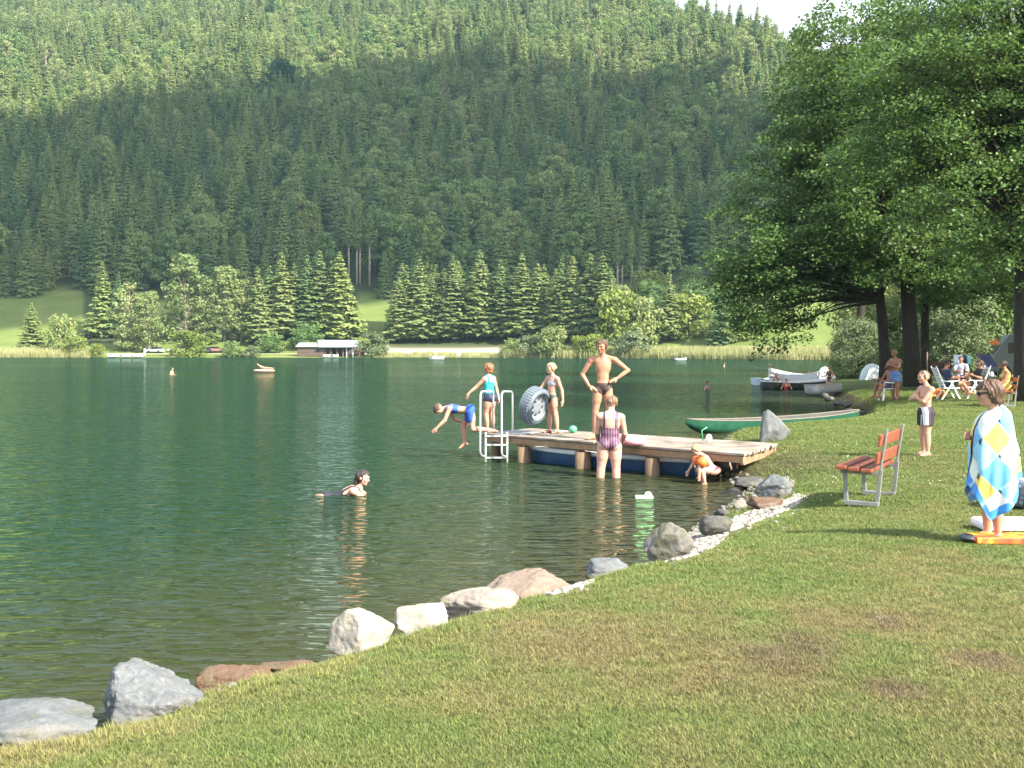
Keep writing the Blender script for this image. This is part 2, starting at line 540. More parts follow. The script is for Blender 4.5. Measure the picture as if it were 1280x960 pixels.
rings = None
for (px_, py_, ra) in ((762, 599, 1.6), (438, 616, 2.2), (880, 603, 1.1), (580, 583, .9)):
    q = on_z(px_, py_)
    mpv = N(nt, 'ShaderNodeVectorMath', operation='DISTANCE'); nt.links.new(pos, mpv.inputs[0]); mpv.inputs[1].default_value = q
    dd = mpv.outputs['Value']
    rr = math_(nt, 'MULTIPLY', math_(nt, 'SINE', math_(nt, 'MULTIPLY', dd, 21.0)), math_(nt, 'POWER', math_(nt, 'SUBTRACT', 1.0, math_(nt, 'DIVIDE', dd, ra), clamp=True), 1.5))
    rings = rr if rings is None else math_(nt, 'ADD', rings, rr)
w4 = noise_tex(nt, mp.outputs[0], 7.5, 1, .5, .2)
h = math_(nt, 'ADD', h, math_(nt, 'MULTIPLY', math_(nt, 'POWER', w4, 5.0), .34))
h = math_(nt, 'ADD', math_(nt, 'MULTIPLY', h, gust), math_(nt, 'MULTIPLY', rings, .012))
bp_ = N(nt, 'ShaderNodeBump'); bp_.inputs['Strength'].default_value = 1.0; bp_.inputs['Distance'].default_value = .85
nt.links.new(h, bp_.inputs['Height'])
df = N(nt, 'ShaderNodeBsdfDiffuse'); nt.links.new(c, df.inputs[0])
gs_ = N(nt, 'ShaderNodeBsdfGlossy'); gs_.inputs['Color'].default_value = (.54, .64, .53, 1); gs_.inputs['Roughness'].default_value = .05
fr_ = N(nt, 'ShaderNodeFresnel'); fr_.inputs['IOR'].default_value = 1.333
for q_ in (gs_, fr_): nt.links.new(bp_.outputs[0], q_.inputs['Normal'])
mx = N(nt, 'ShaderNodeMixShader'); nt.links.new(fr_.outputs[0], mx.inputs[0]); nt.links.new(df.outputs[0], mx.inputs[1]); nt.links.new(gs_.outputs[0], mx.inputs[2])
nt.links.new(mx.outputs[0], nt.nodes['Material Output'].inputs[0])
nt.nodes.remove(p)
MAT['water'] = m
xs = np.concatenate([np.arange(-400, -24, 8.0), np.arange(-24, 26, .5), np.arange(26, 401, 8.0)])
ys = np.concatenate([np.arange(-60, 0, 6.0), np.arange(0, 60, .5), np.arange(60, 300, 4.0)])
X, Y = np.meshgrid(xs, ys)
me = grid_mesh('lake', X, Y, X * 0, MAT['water'])
at2 = me.attributes.new('shallow', 'FLOAT', 'POINT')
sd = shore_dist(X, Y)
at2.data.foreach_set('value', (np.clip(1.0 + sd / 6.5, 0, 1) ** 1.3 * .9).ravel().astype(np.float32))
tag(obj('lake', me), 'dark green rippled lake water', 'lake', kind='structure')
X, Y = np.meshgrid(np.linspace(-500, 500, 11), np.linspace(-100, 330, 9))
tag(obj('lake_bed', grid_mesh('lake_bed', X, Y, X * 0 - 2.6, pmat('lake_mud', (.06, .06, .04), .9, .3, .3))), 'muddy bed under the lake', 'lake bed', kind='structure')
# ------------------------------------------------------------------ vegetation prototypes
def quads_from(C, U, W):
    """quads with centres C and half axes U, W (n,3) -> verts, faces; diamond-shaped leaves"""
    n = len(C)
    V = np.empty((n, 4, 3), np.float32)
    V[:, 0] = C - U; V[:, 1] = C + W; V[:, 2] = C + U; V[:, 3] = C - W
    return V.reshape(-1, 3), np.arange(n * 4).reshape(n, 4)

def unit(a): return a / np.maximum(np.linalg.norm(a, axis=-1, keepdims=True), 1e-9)

def spruce_mesh(name, H, seed, mat, bare=0.06, wid=0.155, dens=1.0):
    rg = np.random.default_rng(seed)
    V = []; Fc = []; b = 0
    nt_ = int(34 * dens)
    for i in range(nt_):
        f = bare + (1 - bare) * ((i + rg.random() * .7) / nt_) ** .92
        L0 = H * wid * (1 - f) ** .85 * (1 if f > bare + .07 else .75) + .1
        nb = max(5, int(8 * (1 - f) + 5))
        a0 = rg.random() * 7
        for k in range(nb):
            a = a0 + 2 * math.pi * k / nb + rg.normal() * .2
            L = L0 * rg.uniform(.6, 1.18)
            z = f * H + rg.normal() * .15
            droop = rg.uniform(.4, .85) * (1 - .5 * f)
            d = np.array([math.cos(a), math.sin(a), 0.0]); sd = np.array([-d[1], d[0], 0.0])
            def ax(u): return d * L * u + np.array([0, 0, z - droop * L * u + .28 * L * u * u])
            ns = 4
            for q in range(ns):
                u0 = .12 + .8 * q / ns; u1 = u0 + .34
                p0 = ax(u0); p1 = ax(min(u1, 1.0))
                ww = (L * .42 * (1 - u0) ** .6 + .1)
                for sg in (-1, 1):
                    w0 = ww * rg.uniform(.65, 1.2)
                    e = ax(min(u0 + .3, 1.02)) + sd * sg * w0; e[2] -= w0 * rg.uniform(.3, .75)
                    e2 = p0 * .5 + p1 * .5 + sd * sg * w0 * .45; e2[2] -= w0 * rg.uniform(.05, .25) + .05
                    V += [p0, p1, e, e2]
                    Fc.append((b, b + 1, b + 2, b + 3)); b += 4
            # hanging fringes of needles that face outwards
            for u in (.5, .74, .95):
                c = ax(u); ww = (L * .36 * (1.08 - u) ** .5 + .12) * rg.uniform(.7, 1.2); dp = rg.uniform(.35, .75) * (1.1 - .6 * f)
                jl, jr = rg.uniform(.4, 1.2, 2)
                V += [c - sd * ww * .9, c + sd * ww * .9, c + sd * ww * .35 + d * .16 + np.array([0, 0, -dp * jl]), c - sd * ww * .45 + d * .16 + np.array([0, 0, -dp * jr])]
                Fc.append((b, b + 1, b + 2, b + 3)); b += 4
    V = np.array(V, np.float32); Fc = np.array(Fc)
    me = mesh_np(name, V, Fc, mat)
    tr = MB().tube([(0, 0, -1.5), (0, 0, H * .35), (0, 0, H * .98)], [H * .016, H * .012, .02], 7)
    return me, tr

def broad_mesh(name, H, Wd, seed, mat, n=3400, leaf=.4, base=.12, nclump=60, flat=.85):
    """crown of leaf clumps with gaps between them"""
    rg = np.random.default_rng(seed)
    Cs = []; Us = []; Ws = []
    ctr = []
    for i in range(nclump):
        f = rg.uniform(0, 1)
        z = H * (base + (1 - base) * f)
        rr = Wd * (math.sin(math.pi * min(1, .12 + .86 * f ** .9)) ** .6) * rg.uniform(.35, .95)
        a = rg.uniform(0, 2 * math.pi)
        c = np.array([rr * math.cos(a), rr * math.sin(a), z])
        ctr.append(c)
        R0 = Wd * rg.uniform(.2, .4)
        m = max(8, int(n / nclump * (R0 / (Wd * .31)) ** 2))
        dv = unit(rg.normal(size=(m, 3)))
        dv[:, 2] = dv[:, 2] * .8 + .15
        p = c + dv * R0 * rg.uniform(.55, 1.05, (m, 1)) * np.array([1, 1, flat])
        nn = unit(dv + rg.normal(size=(m, 3)) * .55 + np.array([0, 0, .3]))
        u = unit(np.cross(nn, rg.normal(size=(m, 3))))
        w_ = np.cross(nn, u)
        sz = leaf * rg.uniform(.6, 1.3, (m, 1))
        Cs.append(p); Us.append(u * sz); Ws.append(w_ * sz * .62)
    V, Fc = quads_from(np.concatenate(Cs), np.concatenate(Us), np.concatenate(Ws))
    me = mesh_np(name, V, Fc, mat)
    tr = MB().tube([(0, 0, -1), (.1, 0, H * .3), (0, .1, H * .75)], [H * .022, H * .016, .03], 7)
    for c in ctr[::2]:
        z0 = min(c[2] * .7, H * .6)
        tr.tube([(0.05, 0, z0), (c[0] * .5, c[1] * .5, (z0 + c[2]) / 2 - .1), tuple(c)], [H * .008, H * .005, .015], 5, caps=False)
    return me, tr

def proto(kind, crown, trunk, bark):
    tm = trunk.build('trunk', bark, link=False).data
    return (kind, crown, tm)

P_SPR = [proto('spruce', *spruce_mesh('spruce_crown', 22, i, MAT['spruce'], .05, .195 + .015 * (i % 3)), MAT['bark']) for i in range(5)]
P_SPRB = [proto('spruce', *spruce_mesh('high_spruce_crown', 24, 40 + i, MAT['spruce'], .5, .17), MAT['bark_pale']) for i in range(2)]
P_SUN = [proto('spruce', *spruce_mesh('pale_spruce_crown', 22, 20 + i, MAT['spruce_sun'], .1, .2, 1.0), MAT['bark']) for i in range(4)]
P_BRO = [proto('broadleaf', *broad_mesh('leafy_crown', 17, 5.2, 60 + i, MAT['broad'], 3600, .40), MAT['bark']) for i in range(4)]
P_PALE = [proto('broadleaf', *broad_mesh('pale_crown', 18, 4.6, 70 + i, MAT['pale'], 4000, .34, .06, 70), MAT['bark_pale']) for i in range(3)]
P_YEL = [proto('broadleaf', *broad_mesh('yellow_crown', 9, 4.0, 80 + i, MAT['yellowgreen'], 2600, .3, .03, 44), MAT['bark']) for i in range(2)]
P_BUSH = [proto('shrub', *broad_mesh('shrub_foliage', 5, 3.2, 90 + i, MAT[k], 2400, .22, .0, 44), MAT['bark']) for i, k in enumerate(('willow', 'broad', 'pale', 'yellowgreen'))]

def plant(name, pr, loc, s, rz, label, cat, group=None, sz=None):
    t = empty(name, loc, rz)
    t.scale = (s, s, sz or s)
    tag(t, label, cat, group)
    a = obj('crown' if 'tree' in name else 'foliage', pr[1], t)
    b = obj('trunk' if 'tree' in name else 'stem', pr[2], t)
    return t

rnd = random.Random(7)
ORD = ['first', 'second', 'third', 'fourth', 'fifth', 'sixth', 'seventh', 'eighth', 'ninth', 'tenth', 'eleventh', 'twelfth', 'thirteenth', 'fourteenth', 'fifteenth', 'sixteenth', 'seventeenth', 'eighteenth']

def far_plant(name, prs, px, py, top, label, cat, H0, group=None, wscale=1.0, sunk=0.0, i=0):
    p = on_far(px, py)
    h = (py - top) / F * p.y * 1.07
    s = h / H0
    pr = prs[i % len(prs)]
    return plant(name, pr, (p.x, p.y, p.z - sunk), s * wscale, rnd.uniform(0, 6.28), label, cat, group, sz=s)

# row of spruces on the far bank, right of the meadow gap
row = [(499, 428, 352), (508, 426, 337), (524, 427, 326), (541, 426, 352), (556, 426, 340), (566, 426, 326), (583, 424, 352), (600, 425, 318), (613, 424, 345), (626, 425, 330), (641, 423, 348),
       (652, 425, 322), (672, 424, 334), (688, 424, 352), (702, 425, 330), (716, 424, 326), (729, 424, 345), (738, 424, 324), (753, 425, 322), (764, 424, 350)]
for i, (px, py, top) in enumerate(row):
    lab = f'sunlit spruce in the row across the lake, {ORD[i] if i < 18 else "last but one" if i == 18 else "last"} counting from the meadow gap'
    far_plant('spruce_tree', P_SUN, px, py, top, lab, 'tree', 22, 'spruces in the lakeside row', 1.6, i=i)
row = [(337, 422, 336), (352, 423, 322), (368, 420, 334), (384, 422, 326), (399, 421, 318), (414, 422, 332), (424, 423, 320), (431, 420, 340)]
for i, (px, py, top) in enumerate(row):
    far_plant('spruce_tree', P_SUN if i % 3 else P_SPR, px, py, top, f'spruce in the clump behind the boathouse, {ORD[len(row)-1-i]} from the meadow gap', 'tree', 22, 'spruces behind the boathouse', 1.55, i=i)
far_plant('spruce_tree', P_SUN, 836, 427, 340, 'lone spruce between yellow green bushes on the far bank', 'tree', 22, None, 1.25, i=1)
far_plant('spruce_tree', P_SPR, 902, 430, 362, 'dark spruce on the far bank beside the overhanging alder leaves', 'tree', 22, None, 1.4, i=2)
far_plant('spruce_tree', P_SPR, 40, 443, 382, 'short broad dark conifer on the meadow by the far shore', 'tree', 22, None, 1.9, i=3)
far_plant('spruce_tree', P_SPR, 128, 420, 330, 'dark spruce behind the pale birch by the far meadow', 'tree', 22, None, 1.3, i=0)
far_plant('spruce_tree', P_SPR, 148, 420, 345, 'dark shaded spruce just right of the meadow by the far shore', 'tree', 22, None, 1.2, i=4)
for i in range(16):
    far_plant('spruce_tree', P_SUN, 506 + 17 * i + rnd.uniform(-4, 4), 417 + rnd.uniform(-2, 2), 340 + rnd.uniform(-12, 14), f'sunlit spruce in the second row across the lake, {ORD[i]} counting from the meadow gap', 'tree', 22, 'spruces in the second row across the lake', 1.6, i=i)
P_DARK = [proto('broadleaf', *broad_mesh('dark_crown', 17, 7.5, 66, MAT['darkleaf'], 4200, .5, .1, 60), MAT['bark'])]
far_plant('broadleaf_tree', P_DARK, 351, 143, 84, 'single dark round tree standing out on the upper mountainside', 'tree', 17, None, 1.0)
pale = [(160, 438, 362, 'pale birch at the edge of the far meadow'), (186, 440, 372, 'smaller pale birch next to the far meadow birch'), (232, 430, 330, 'tallest pale birch on the far shore'),
        (256, 428, 356, 'pale broadleaf tree just right of the tallest birch'), (281, 427, 342, 'wide pale leafy tree above the parked cars'), (302, 427, 358, 'low pale leafy tree among the far birches')]
for i, (px, py, top, lab) in enumerate(pale):
    far_plant('birch_tree', P_PALE, px, py, top, lab, 'tree', 18, 'pale trees above the far shore', 1.15, i=i)
far_plant('larch_tree', P_SUN, 322, 430, 338, 'grey green larch with a brownish crown beside the birches', 'tree', 22, None, 1.4, i=3)
bush = [(232, 447.3, 418, 3, 'rounded pale bush standing at the far water edge left of the cars', 1.3), (290, 447, 429, 1, 'bush at the far water edge under the larch', 1.3), (314, 447, 434, 0, 'low grey bush at the far water edge', 1.3),
        (383, 436, 409, 1, 'dark green bush directly behind the boathouse', 1.3), (465, 448, 420, 0, 'round grey green bush right of the boathouse', 1.1), (78, 444, 400, 1, 'small slender bush on the far meadow', .8),
        (98, 446, 424, 3, 'yellowish bush at the reeds of the far meadow', 1.2), (640, 448, 427, 1, 'green bush at the far shore below the spruce row', 1.1), (663, 448.5, 424, 0, 'grey green willow bush at the far shore behind the bathers', 1.2),
        (691, 448, 413, 2, 'tall cream coloured bush at the far shore', 1.1), (722, 449, 425, 3, 'yellow green bush between cream bush and standing man', 1.1), (742, 449, 423, 3, 'bright bush behind the standing man', 1.0),
        (790, 449.5, 420, 0, 'wide grey willow bush at the far shore right of the standing man', 1.4), (772, 432, 372, 3, 'tall yellow green bush above the right reed bed', .9), (803, 432, 378, 2, 'pale tall bush left of the lone spruce', .9),
        (862, 420, 376, 3, 'broad bright green bush on the slope right of the lone spruce', 1.3), (878, 396, 360, 1, 'dark green hedge like bush at the forest edge', 1.6), (820, 384, 360, 1, 'green bush at the forest edge above the lone spruce', 1.6),
        (265, 430, 416, 1, 'small dark bush above the parked cars', 1.2), (340, 440, 420, 1, 'green bush left of the boathouse', 1.5),
        (120, 447, 432, 3, 'low bush on the far shore beside the small boats', 1.2), (855, 402, 372, 3, 'light green bush between forest edge and lone spruce', 1.6), (925, 424, 388, 3, 'bright bush behind the alder leaves on the far bank', 1.4)]
for i, (px, py, top, k, lab, ws) in enumerate(bush):
    far_plant('bush', [P_BUSH[k]], px, py, top, lab, 'bush', 5, None, ws)
# bare trunked spruces at the forest edge above the meadow gap
for i, (px, py, top, lab) in enumerate([(436, 356, 262, 'first'), (446, 356, 270, 'second'), (450, 355, 258, 'third'), (462, 357, 262, 'fourth')]):
    far_plant('spruce_tree', P_SPRB, px, py, top, f'tall spruce with a bare pale trunk above the meadow gap, {lab} from the left', 'tree', 24, 'bare trunked spruces above the meadow gap', 1.0, i=i)
for i, (px, py, top, lab) in enumerate([(772, 371, 290, 'first'), (778, 369, 296, 'second'), (790, 368, 288, 'third'), (800, 368, 298, 'fourth'), (555, 345, 268, 'lone left')]):
    far_plant('spruce_tree', P_SPRB, px, py, top, f'spruce with bare pale trunk at the forest edge above the yellow bushes, {lab} one', 'tree', 24, 'bare trunked spruces above the yellow bushes', 1.0, i=i)

# ------------------------------------------------------------------ the forest on the mountainside
rg = np.random.default_rng(5)
pts = []
y = 322.0
while y < 960:
    sp = 6.5 + (y - 320) * .003
    xs_ = np.arange(-.56 * y, .5 * y, sp)
    pts.append(np.stack([xs_ + rg.uniform(-.45, .45, len(xs_)) * sp, np.full(len(xs_), y) + rg.uniform(-.45, .45, len(xs_)) * sp], -1))
    y += sp * .92
P = np.concatenate(pts)
t = P[:, 0] / P[:, 1]; s = P[:, 1] - ysfar(t); px = 640 + t * F
ok = (s > 79 + 4 * vnoise(P[:, 0] / 10, P[:, 1] / 10, 4)) & (P[:, 1] < ridge_y(t) + 25)
z = zfar(P[:, 0], P[:, 1])
py = HOR - (z - EYE) / P[:, 1] * F
ok &= ~((px > 427) & (px < 473) & (s < 106))
ok &= ~((px > 765) & (px < 805) & (s < 88))
ok &= ~((px > 985) & (px < 1070) & (s < 84))
lowm = (px < 108) | ((px > 440) & (px < 500))
P = P[ok]; t = t[ok]; s = s[ok]; px = px[ok]; z = z[ok]; py = py[ok]
mixn = vnoise(P[:, 0] / 24, P[:, 1] / 24, 21) + .7 * vnoise(P[:, 0] / 9, P[:, 1] / 9, 22) + .35 * sstep(.2, -.2, np.abs(t + .02) - .3) * (s < 200) - .1
kind = np.where(mixn > .4, 1, 0)                         # 1: broadleaf
kind = np.where((kind == 0) & (rg.random(len(P)) < np.where(py < 185, .8, .07)), 2, kind)   # 2: paler trees, mostly high up, painting sunlight onto the upper slope
sc = rg.uniform(.6, 1.28, len(P)) * np.where(kind == 1, rg.uniform(.8, 1.1, len(P)), 1)
order = np.argsort(P[:, 1] - ysfar(t) * 1.0)
vis = (np.abs(t) < .49)
near_i = []
cnt = [0, 0, 0]
for i in order:
    if not vis[i] or s[i] > 190: continue
    k = kind[i]
    if cnt[k] >= (210, 120, 10)[k]: continue
    # only those not buried behind the lakeside row
    cnt[k] += 1; near_i.append(i)
near = np.zeros(len(P), bool); near[near_i] = True
for i in near_i:
    loc = (P[i, 0], P[i, 1], z[i] - .5)
    if kind[i] == 0:
        plant('spruce_tree', P_SPR[int(rg.integers(5))], loc, sc[i], rg.uniform(0, 6.28), 'dark green spruce in the lowest rows of the shaded forest slope', 'tree', 'spruces at the foot of the forest slope')
    else:
        plant('broadleaf_tree', P_BRO[int(rg.integers(4))], loc, sc[i], rg.uniform(0, 6.28), 'round leafy tree among the spruces low on the shaded forest slope', 'tree', 'leafy trees at the foot of the forest slope')

def scatter(name, V, rot, scl, idx, protos, label, cat):
    """one object that instances prototypes (not in the scene) on points"""
    c = bpy.data.collections.new(name + '_prototypes')
    for i, o in enumerate(protos):
        o.name = f'{name}_{i:02d}'
        c.objects.link(o)
    me = bpy.data.meshes.new(name)
    me.vertices.add(len(V)); me.vertices.foreach_set('co', np.asarray(V, np.float32).ravel())
    a = me.attributes.new('rot', 'FLOAT_VECTOR', 'POINT'); a.data.foreach_set('vector', np.asarray(rot, np.float32).ravel())
    a = me.attributes.new('scl', 'FLOAT_VECTOR', 'POINT'); a.data.foreach_set('vector', np.asarray(scl, np.float32).ravel())
    a = me.attributes.new('idx', 'INT', 'POINT'); a.data.foreach_set('value', np.asarray(idx, np.int32).ravel())
    o = obj(name, me)
    g = bpy.data.node_groups.new(name, 'GeometryNodeTree')
    g.interface.new_socket('Geometry', in_out='INPUT', socket_type='NodeSocketGeometry')
    g.interface.new_socket('Geometry', in_out='OUTPUT', socket_type='NodeSocketGeometry')
    gi = g.nodes.new('NodeGroupInput'); go = g.nodes.new('NodeGroupOutput')
    ip = g.nodes.new('GeometryNodeInstanceOnPoints'); ci = g.nodes.new('GeometryNodeCollectionInfo')
    ci.inputs['Collection'].default_value = c
    ci.inputs['Separate Children'].default_value = True
    ci.inputs['Reset Children'].default_value = True
    def attr(nm, ty):
        n = g.nodes.new('GeometryNodeInputNamedAttribute'); n.data_type = ty; n.inputs['Name'].default_value = nm
        return n.outputs['Attribute']
    g.links.new(gi.outputs[0], ip.inputs['Points'])
    g.links.new(ci.outputs[0], ip.inputs['Instance'])
    ip.inputs['Pick Instance'].default_value = True
    g.links.new(attr('idx', 'INT'), ip.inputs['Instance Index'])
    er = g.nodes.new('FunctionNodeEulerToRotation'); g.links.new(attr('rot', 'FLOAT_VECTOR'), er.inputs[0])
    g.links.new(er.outputs[0], ip.inputs['Rotation'])
    g.links.new(attr('scl', 'FLOAT_VECTOR'), ip.inputs['Scale'])
    g.links.new(ip.outputs[0], go.inputs[0])
    mod = o.modifiers.new('scatter', 'NODES'); mod.node_group = g
    return tag(o, label, cat, kind='stuff')

def joined(pr, nm):
    """crown and trunk as one mesh (for the countless far trees)"""
    me = bpy.data.meshes.new(nm)
    import bmesh
    bm = bmesh.new(); bm.from_mesh(pr[1])
    nf = len(bm.faces)
    bm.from_mesh(pr[2]); bm.faces.ensure_lookup_table()
    for f in bm.faces[nf:]: f.material_index = 1
    bm.to_mesh(me); bm.free()
    me.materials.append(pr[1].materials[0]); me.materials.append(pr[2].materials[0])
    return obj(nm, me, link=False)

sel = ~near
FP = [joined(p_, 'spruce') for p_ in P_SPR] + [joined(p_, 'leafy') for p_ in P_BRO] + [joined(p_, 'larch') for p_ in P_SUN[:2]] + [joined(P_PALE[0], 'birch'), joined(P_PALE[1], 'silver_birch')]  # larch and birch: paler trees that paint the upper slope as sunlit
n = sel.sum()
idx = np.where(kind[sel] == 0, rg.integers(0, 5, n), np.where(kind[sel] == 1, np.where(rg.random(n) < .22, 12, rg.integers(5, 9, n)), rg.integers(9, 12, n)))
rot = np.zeros((n, 3)); rot[:, 2] = rg.uniform(0, 6.28, n); rot[:, 0] = rg.normal(0, .02, n)
scl = sc[sel][:, None] * np.stack([rg.uniform(.85, 1.15, n)] * 2 + [np.ones(n)], -1)
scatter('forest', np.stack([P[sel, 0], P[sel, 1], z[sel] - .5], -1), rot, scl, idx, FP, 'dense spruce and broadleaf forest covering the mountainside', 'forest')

# ------------------------------------------------------------------ reeds along the far shore
def tuft_mesh(name, seed, n, h, spread, wd, mat, bend=.35):
    rg = np.random.default_rng(seed)
    V = []; Fc = []
    for i in range(n):
        a = rg.uniform(0, 6.28); r = spread * math.sqrt(rg.random())
        x0, y0 = r * math.cos(a), r * math.sin(a)
        b_ = rg.uniform(0, 6.28); dx, dy = math.cos(b_), math.sin(b_)
        hh = h * rg.uniform(.5, 1.15); bd = hh * bend * rg.uniform(.1, 1.3)
        w2 = wd * rg.uniform(.7, 1.3)
        c_ = len(V)
        V += [(x0 - dy * w2, y0 + dx * w2, 0), (x0 + dy * w2, y0 - dx * w2, 0),
              (x0 + dx * bd * .35 + dy * w2 * .8, y0 + dy * bd * .35 - dx * w2 * .8, hh * .6), (x0 + dx * bd * .35 - dy * w2 * .8, y0 + dy * bd * .35 + dx * w2 * .8, hh * .6),
              (x0 + dx * bd, y0 + dy * bd, hh)]
        Fc += [(c_, c_ + 1, c_ + 2), (c_, c_ + 2, c_ + 3), (c_ + 3, c_ + 2, c_ + 4)]
    return obj(name, mesh_np(name, np.array(V), np.array(Fc), mat), link=False)
MAT['reed'] = foliage_mat('reed_leaves', (.26, .29, .10), (.5, .48, .25), .3)
RE_P = [tuft_mesh('reed', i, 60, 2.0, 1.2, .035, MAT['reed']) for i in range(3)]
n = 3600
tt = np.concatenate([rg.uniform((630 - 640) / F, .34, 3000), rg.uniform(-.48, (110 - 640) / F, 300), rg.uniform((470 - 640) / F, 0, 300)])
ss = rg.uniform(-2.5, 7, n)
Y = ysfar(tt) + ss; X = tt * Y
rot = np.zeros((n, 3)); rot[:, 2] = rg.uniform(0, 6.28, n)
scl = rg.uniform(.5, 1.15, (n, 1)) * np.ones((1, 3)); scl[3300:] *= .5
scatter('reeds', np.stack([X, Y, np.maximum(zfar(X, Y), -.2)], -1), rot, scl, rg.integers(0, 3, n), RE_P, 'pale yellow green reeds along the far shore', 'reeds')

# places with white gravel, as pixel outlines on the bank
GRAVEL = [[(829, 700), (835, 682), (850, 668), (880, 660), (911, 662), (905, 676), (880, 690), (850, 700)], [(903, 666), (913, 652), (945, 639), (975, 631), (1000, 619), (1012, 624), (990, 638), (950, 653), (915, 666)],
          [(931, 626), (950, 613), (965, 606), (985, 596), (995, 604), (985, 615), (960, 624), (940, 633)], [(676, 743), (694, 731), (722, 724), (748, 721), (738, 731), (712, 738), (692, 744)]]
def in_poly(q, poly):
    q = np.asarray(q, float); ins = np.zeros(len(q), bool)
    for (x0, y0), (x1, y1) in zip(poly, poly[1:] + poly[:1]):
        c = ((y0 > q[:, 1]) != (y1 > q[:, 1])) & (q[:, 0] < (x1 - x0) * (q[:, 1] - y0) / (y1 - y0 + 1e-9) + x0)
        ins ^= c
    return ins
# ------------------------------------------------------------------ near grass
GB = [tuft_mesh('grass_tuft', 100 + i, 44, .024, .055, .0015, MAT['blade'], 1.2) for i in range(4)]
GL = [tuft_mesh('long_grass_tuft', 120 + i, 22, .11, .07, .0035, MAT['blade'], .9) for i in range(3)]
n = 190000
yy = 3.3 + 44 * rg.random(n) ** 2.2
xx = rg.uniform(-.55, .78, n) * (yy + 1.0)
sd = shore_dist(xx, yy)
k = (sd > .35)
xx, yy, sd = xx[k], yy[k], sd[k]
i_ = rg.integers(0, 4, len(xx))
scl = rg.uniform(.6, 1.25, (len(xx), 1)) * np.ones((1, 3)) * np.stack([1 + np.clip((yy - 7) / 8, 0, 3.5)] * 2 + [1 + np.clip((yy - 7) / 24, 0, .5)], -1)
# longer unmown grass along the stones
m2 = 5200
qy = rg.uniform(4, 30, m2) ; qx = rg.uniform(-4.5, 9, m2)
ids = []
seg = SH[2:24]; ln = np.hypot(*np.diff(seg, axis=0).T); cum = np.concatenate([[0], np.cumsum(ln)])
u = rg.uniform(0, cum[-1] ** .55, m2) ** (1 / .55)
j = np.clip(np.searchsorted(cum, u) - 1, 0, len(ln) - 1); f = (u - cum[j]) / ln[j]
q = seg[j] + (seg[j + 1] - seg[j]) * f[:, None]
nd = np.stack([(seg[j + 1] - seg[j])[:, 1], -(seg[j + 1] - seg[j])[:, 0]], -1) / ln[j][:, None]
off = np.abs(rg.normal(.45, .28, m2)) + .08
q = q + nd * off[:, None]
gx = np.concatenate([xx, q[:, 0]]); gy = np.concatenate([yy, q[:, 1]])
gi_ = np.concatenate([i_, rg.integers(4, 7, m2)])
gs = np.concatenate([scl, rg.uniform(.2, .6, (m2, 1)) * np.ones((1, 3))])
gz = zlawn(gx, gy)
gp = np.stack([640 + gx / gy * F, HOR + (EYE - gz) / gy * F], -1)
keep = np.ones(len(gx), bool)
for poly in GRAVEL: keep &= ~(in_poly(gp, poly) | in_poly(gp - np.array([0, 6]), poly))
gx, gy, gi_, gs = gx[keep], gy[keep], gi_[keep], gs[keep]
rot = np.zeros((len(gx), 3)); rot[:, 2] = rg.uniform(0, 6.28, len(gx))
scatter('grass', np.stack([gx, gy, zlawn(gx, gy) - .006], -1), rot, gs, gi_, GB + GL, 'short mown grass with longer tufts along the shore stones', 'grass')

# pebbles at the water's edge
MAT['pebble'] = pmat('shore_pebbles', (.12, .11, .095), .85, .5, 14, second=(.26, .24, .21))
pb_ = []
for i in range(4):
    b_ = MB().ball((0, 0, 0), (1, rnd.uniform(.6, .9), rnd.uniform(.45, .7)), 9, 6)
    pb_.append(b_.build('pebble', MAT['pebble'], link=False))
m3 = 1300
u = rg.uniform(0, cum[18], m3); j = np.clip(np.searchsorted(cum, u) - 1, 0, len(ln) - 1); f = (u - cum[j]) / ln[j]
q = seg[j] + (seg[j + 1] - seg[j]) * f[:, None] + np.stack([(seg[j + 1] - seg[j])[:, 1], -(seg[j + 1] - seg[j])[:, 0]], -1) / ln[j][:, None] * rg.normal(.06, .16, m3)[:, None]
rot = rg.uniform(0, 6.28, (m3, 3)); rot[:, :2] *= .08
scatter('pebbles', np.stack([q[:, 0], q[:, 1], zlawn(q[:, 0], q[:, 1]) + .01], -1), rot, (.012 + .05 * rg.random((m3, 1)) ** 2.5) * np.ones((1, 3)), rg.integers(0, 4, m3), pb_, 'small wet pebbles between the boulders at the water edge', 'pebbles')

# small white clover heads and dry stalks dotted over the lawn
MAT['clover'] = pmat('clover_flower', (.75, .74, .66), .8, .1, 40)
cl = MB(); cl.ball((0, 0, .026), (.007, .007, .005), 7, 5)
clo = cl.build('clover', MAT['clover'], link=False)
n = 500
yy = rg.uniform(8.5, 20, n); xx = rg.uniform(-.1, .5, n) * yy
keep = (shore_dist(xx, yy) > .7) & (vnoise(xx * .6, yy * .6, 31) > -.1)
xx, yy = xx[keep], yy[keep]; n = len(xx)
scatter('clover_flowers', np.stack([xx, yy, zlawn(xx, yy)], -1), np.zeros((n, 3)), rg.uniform(.7, 1.4, (n, 1)) * np.ones((1, 3)), np.zeros(n), [clo], 'tiny white clover flowers dotted over the lawn', 'flowers')['kind'] = 'stuff'

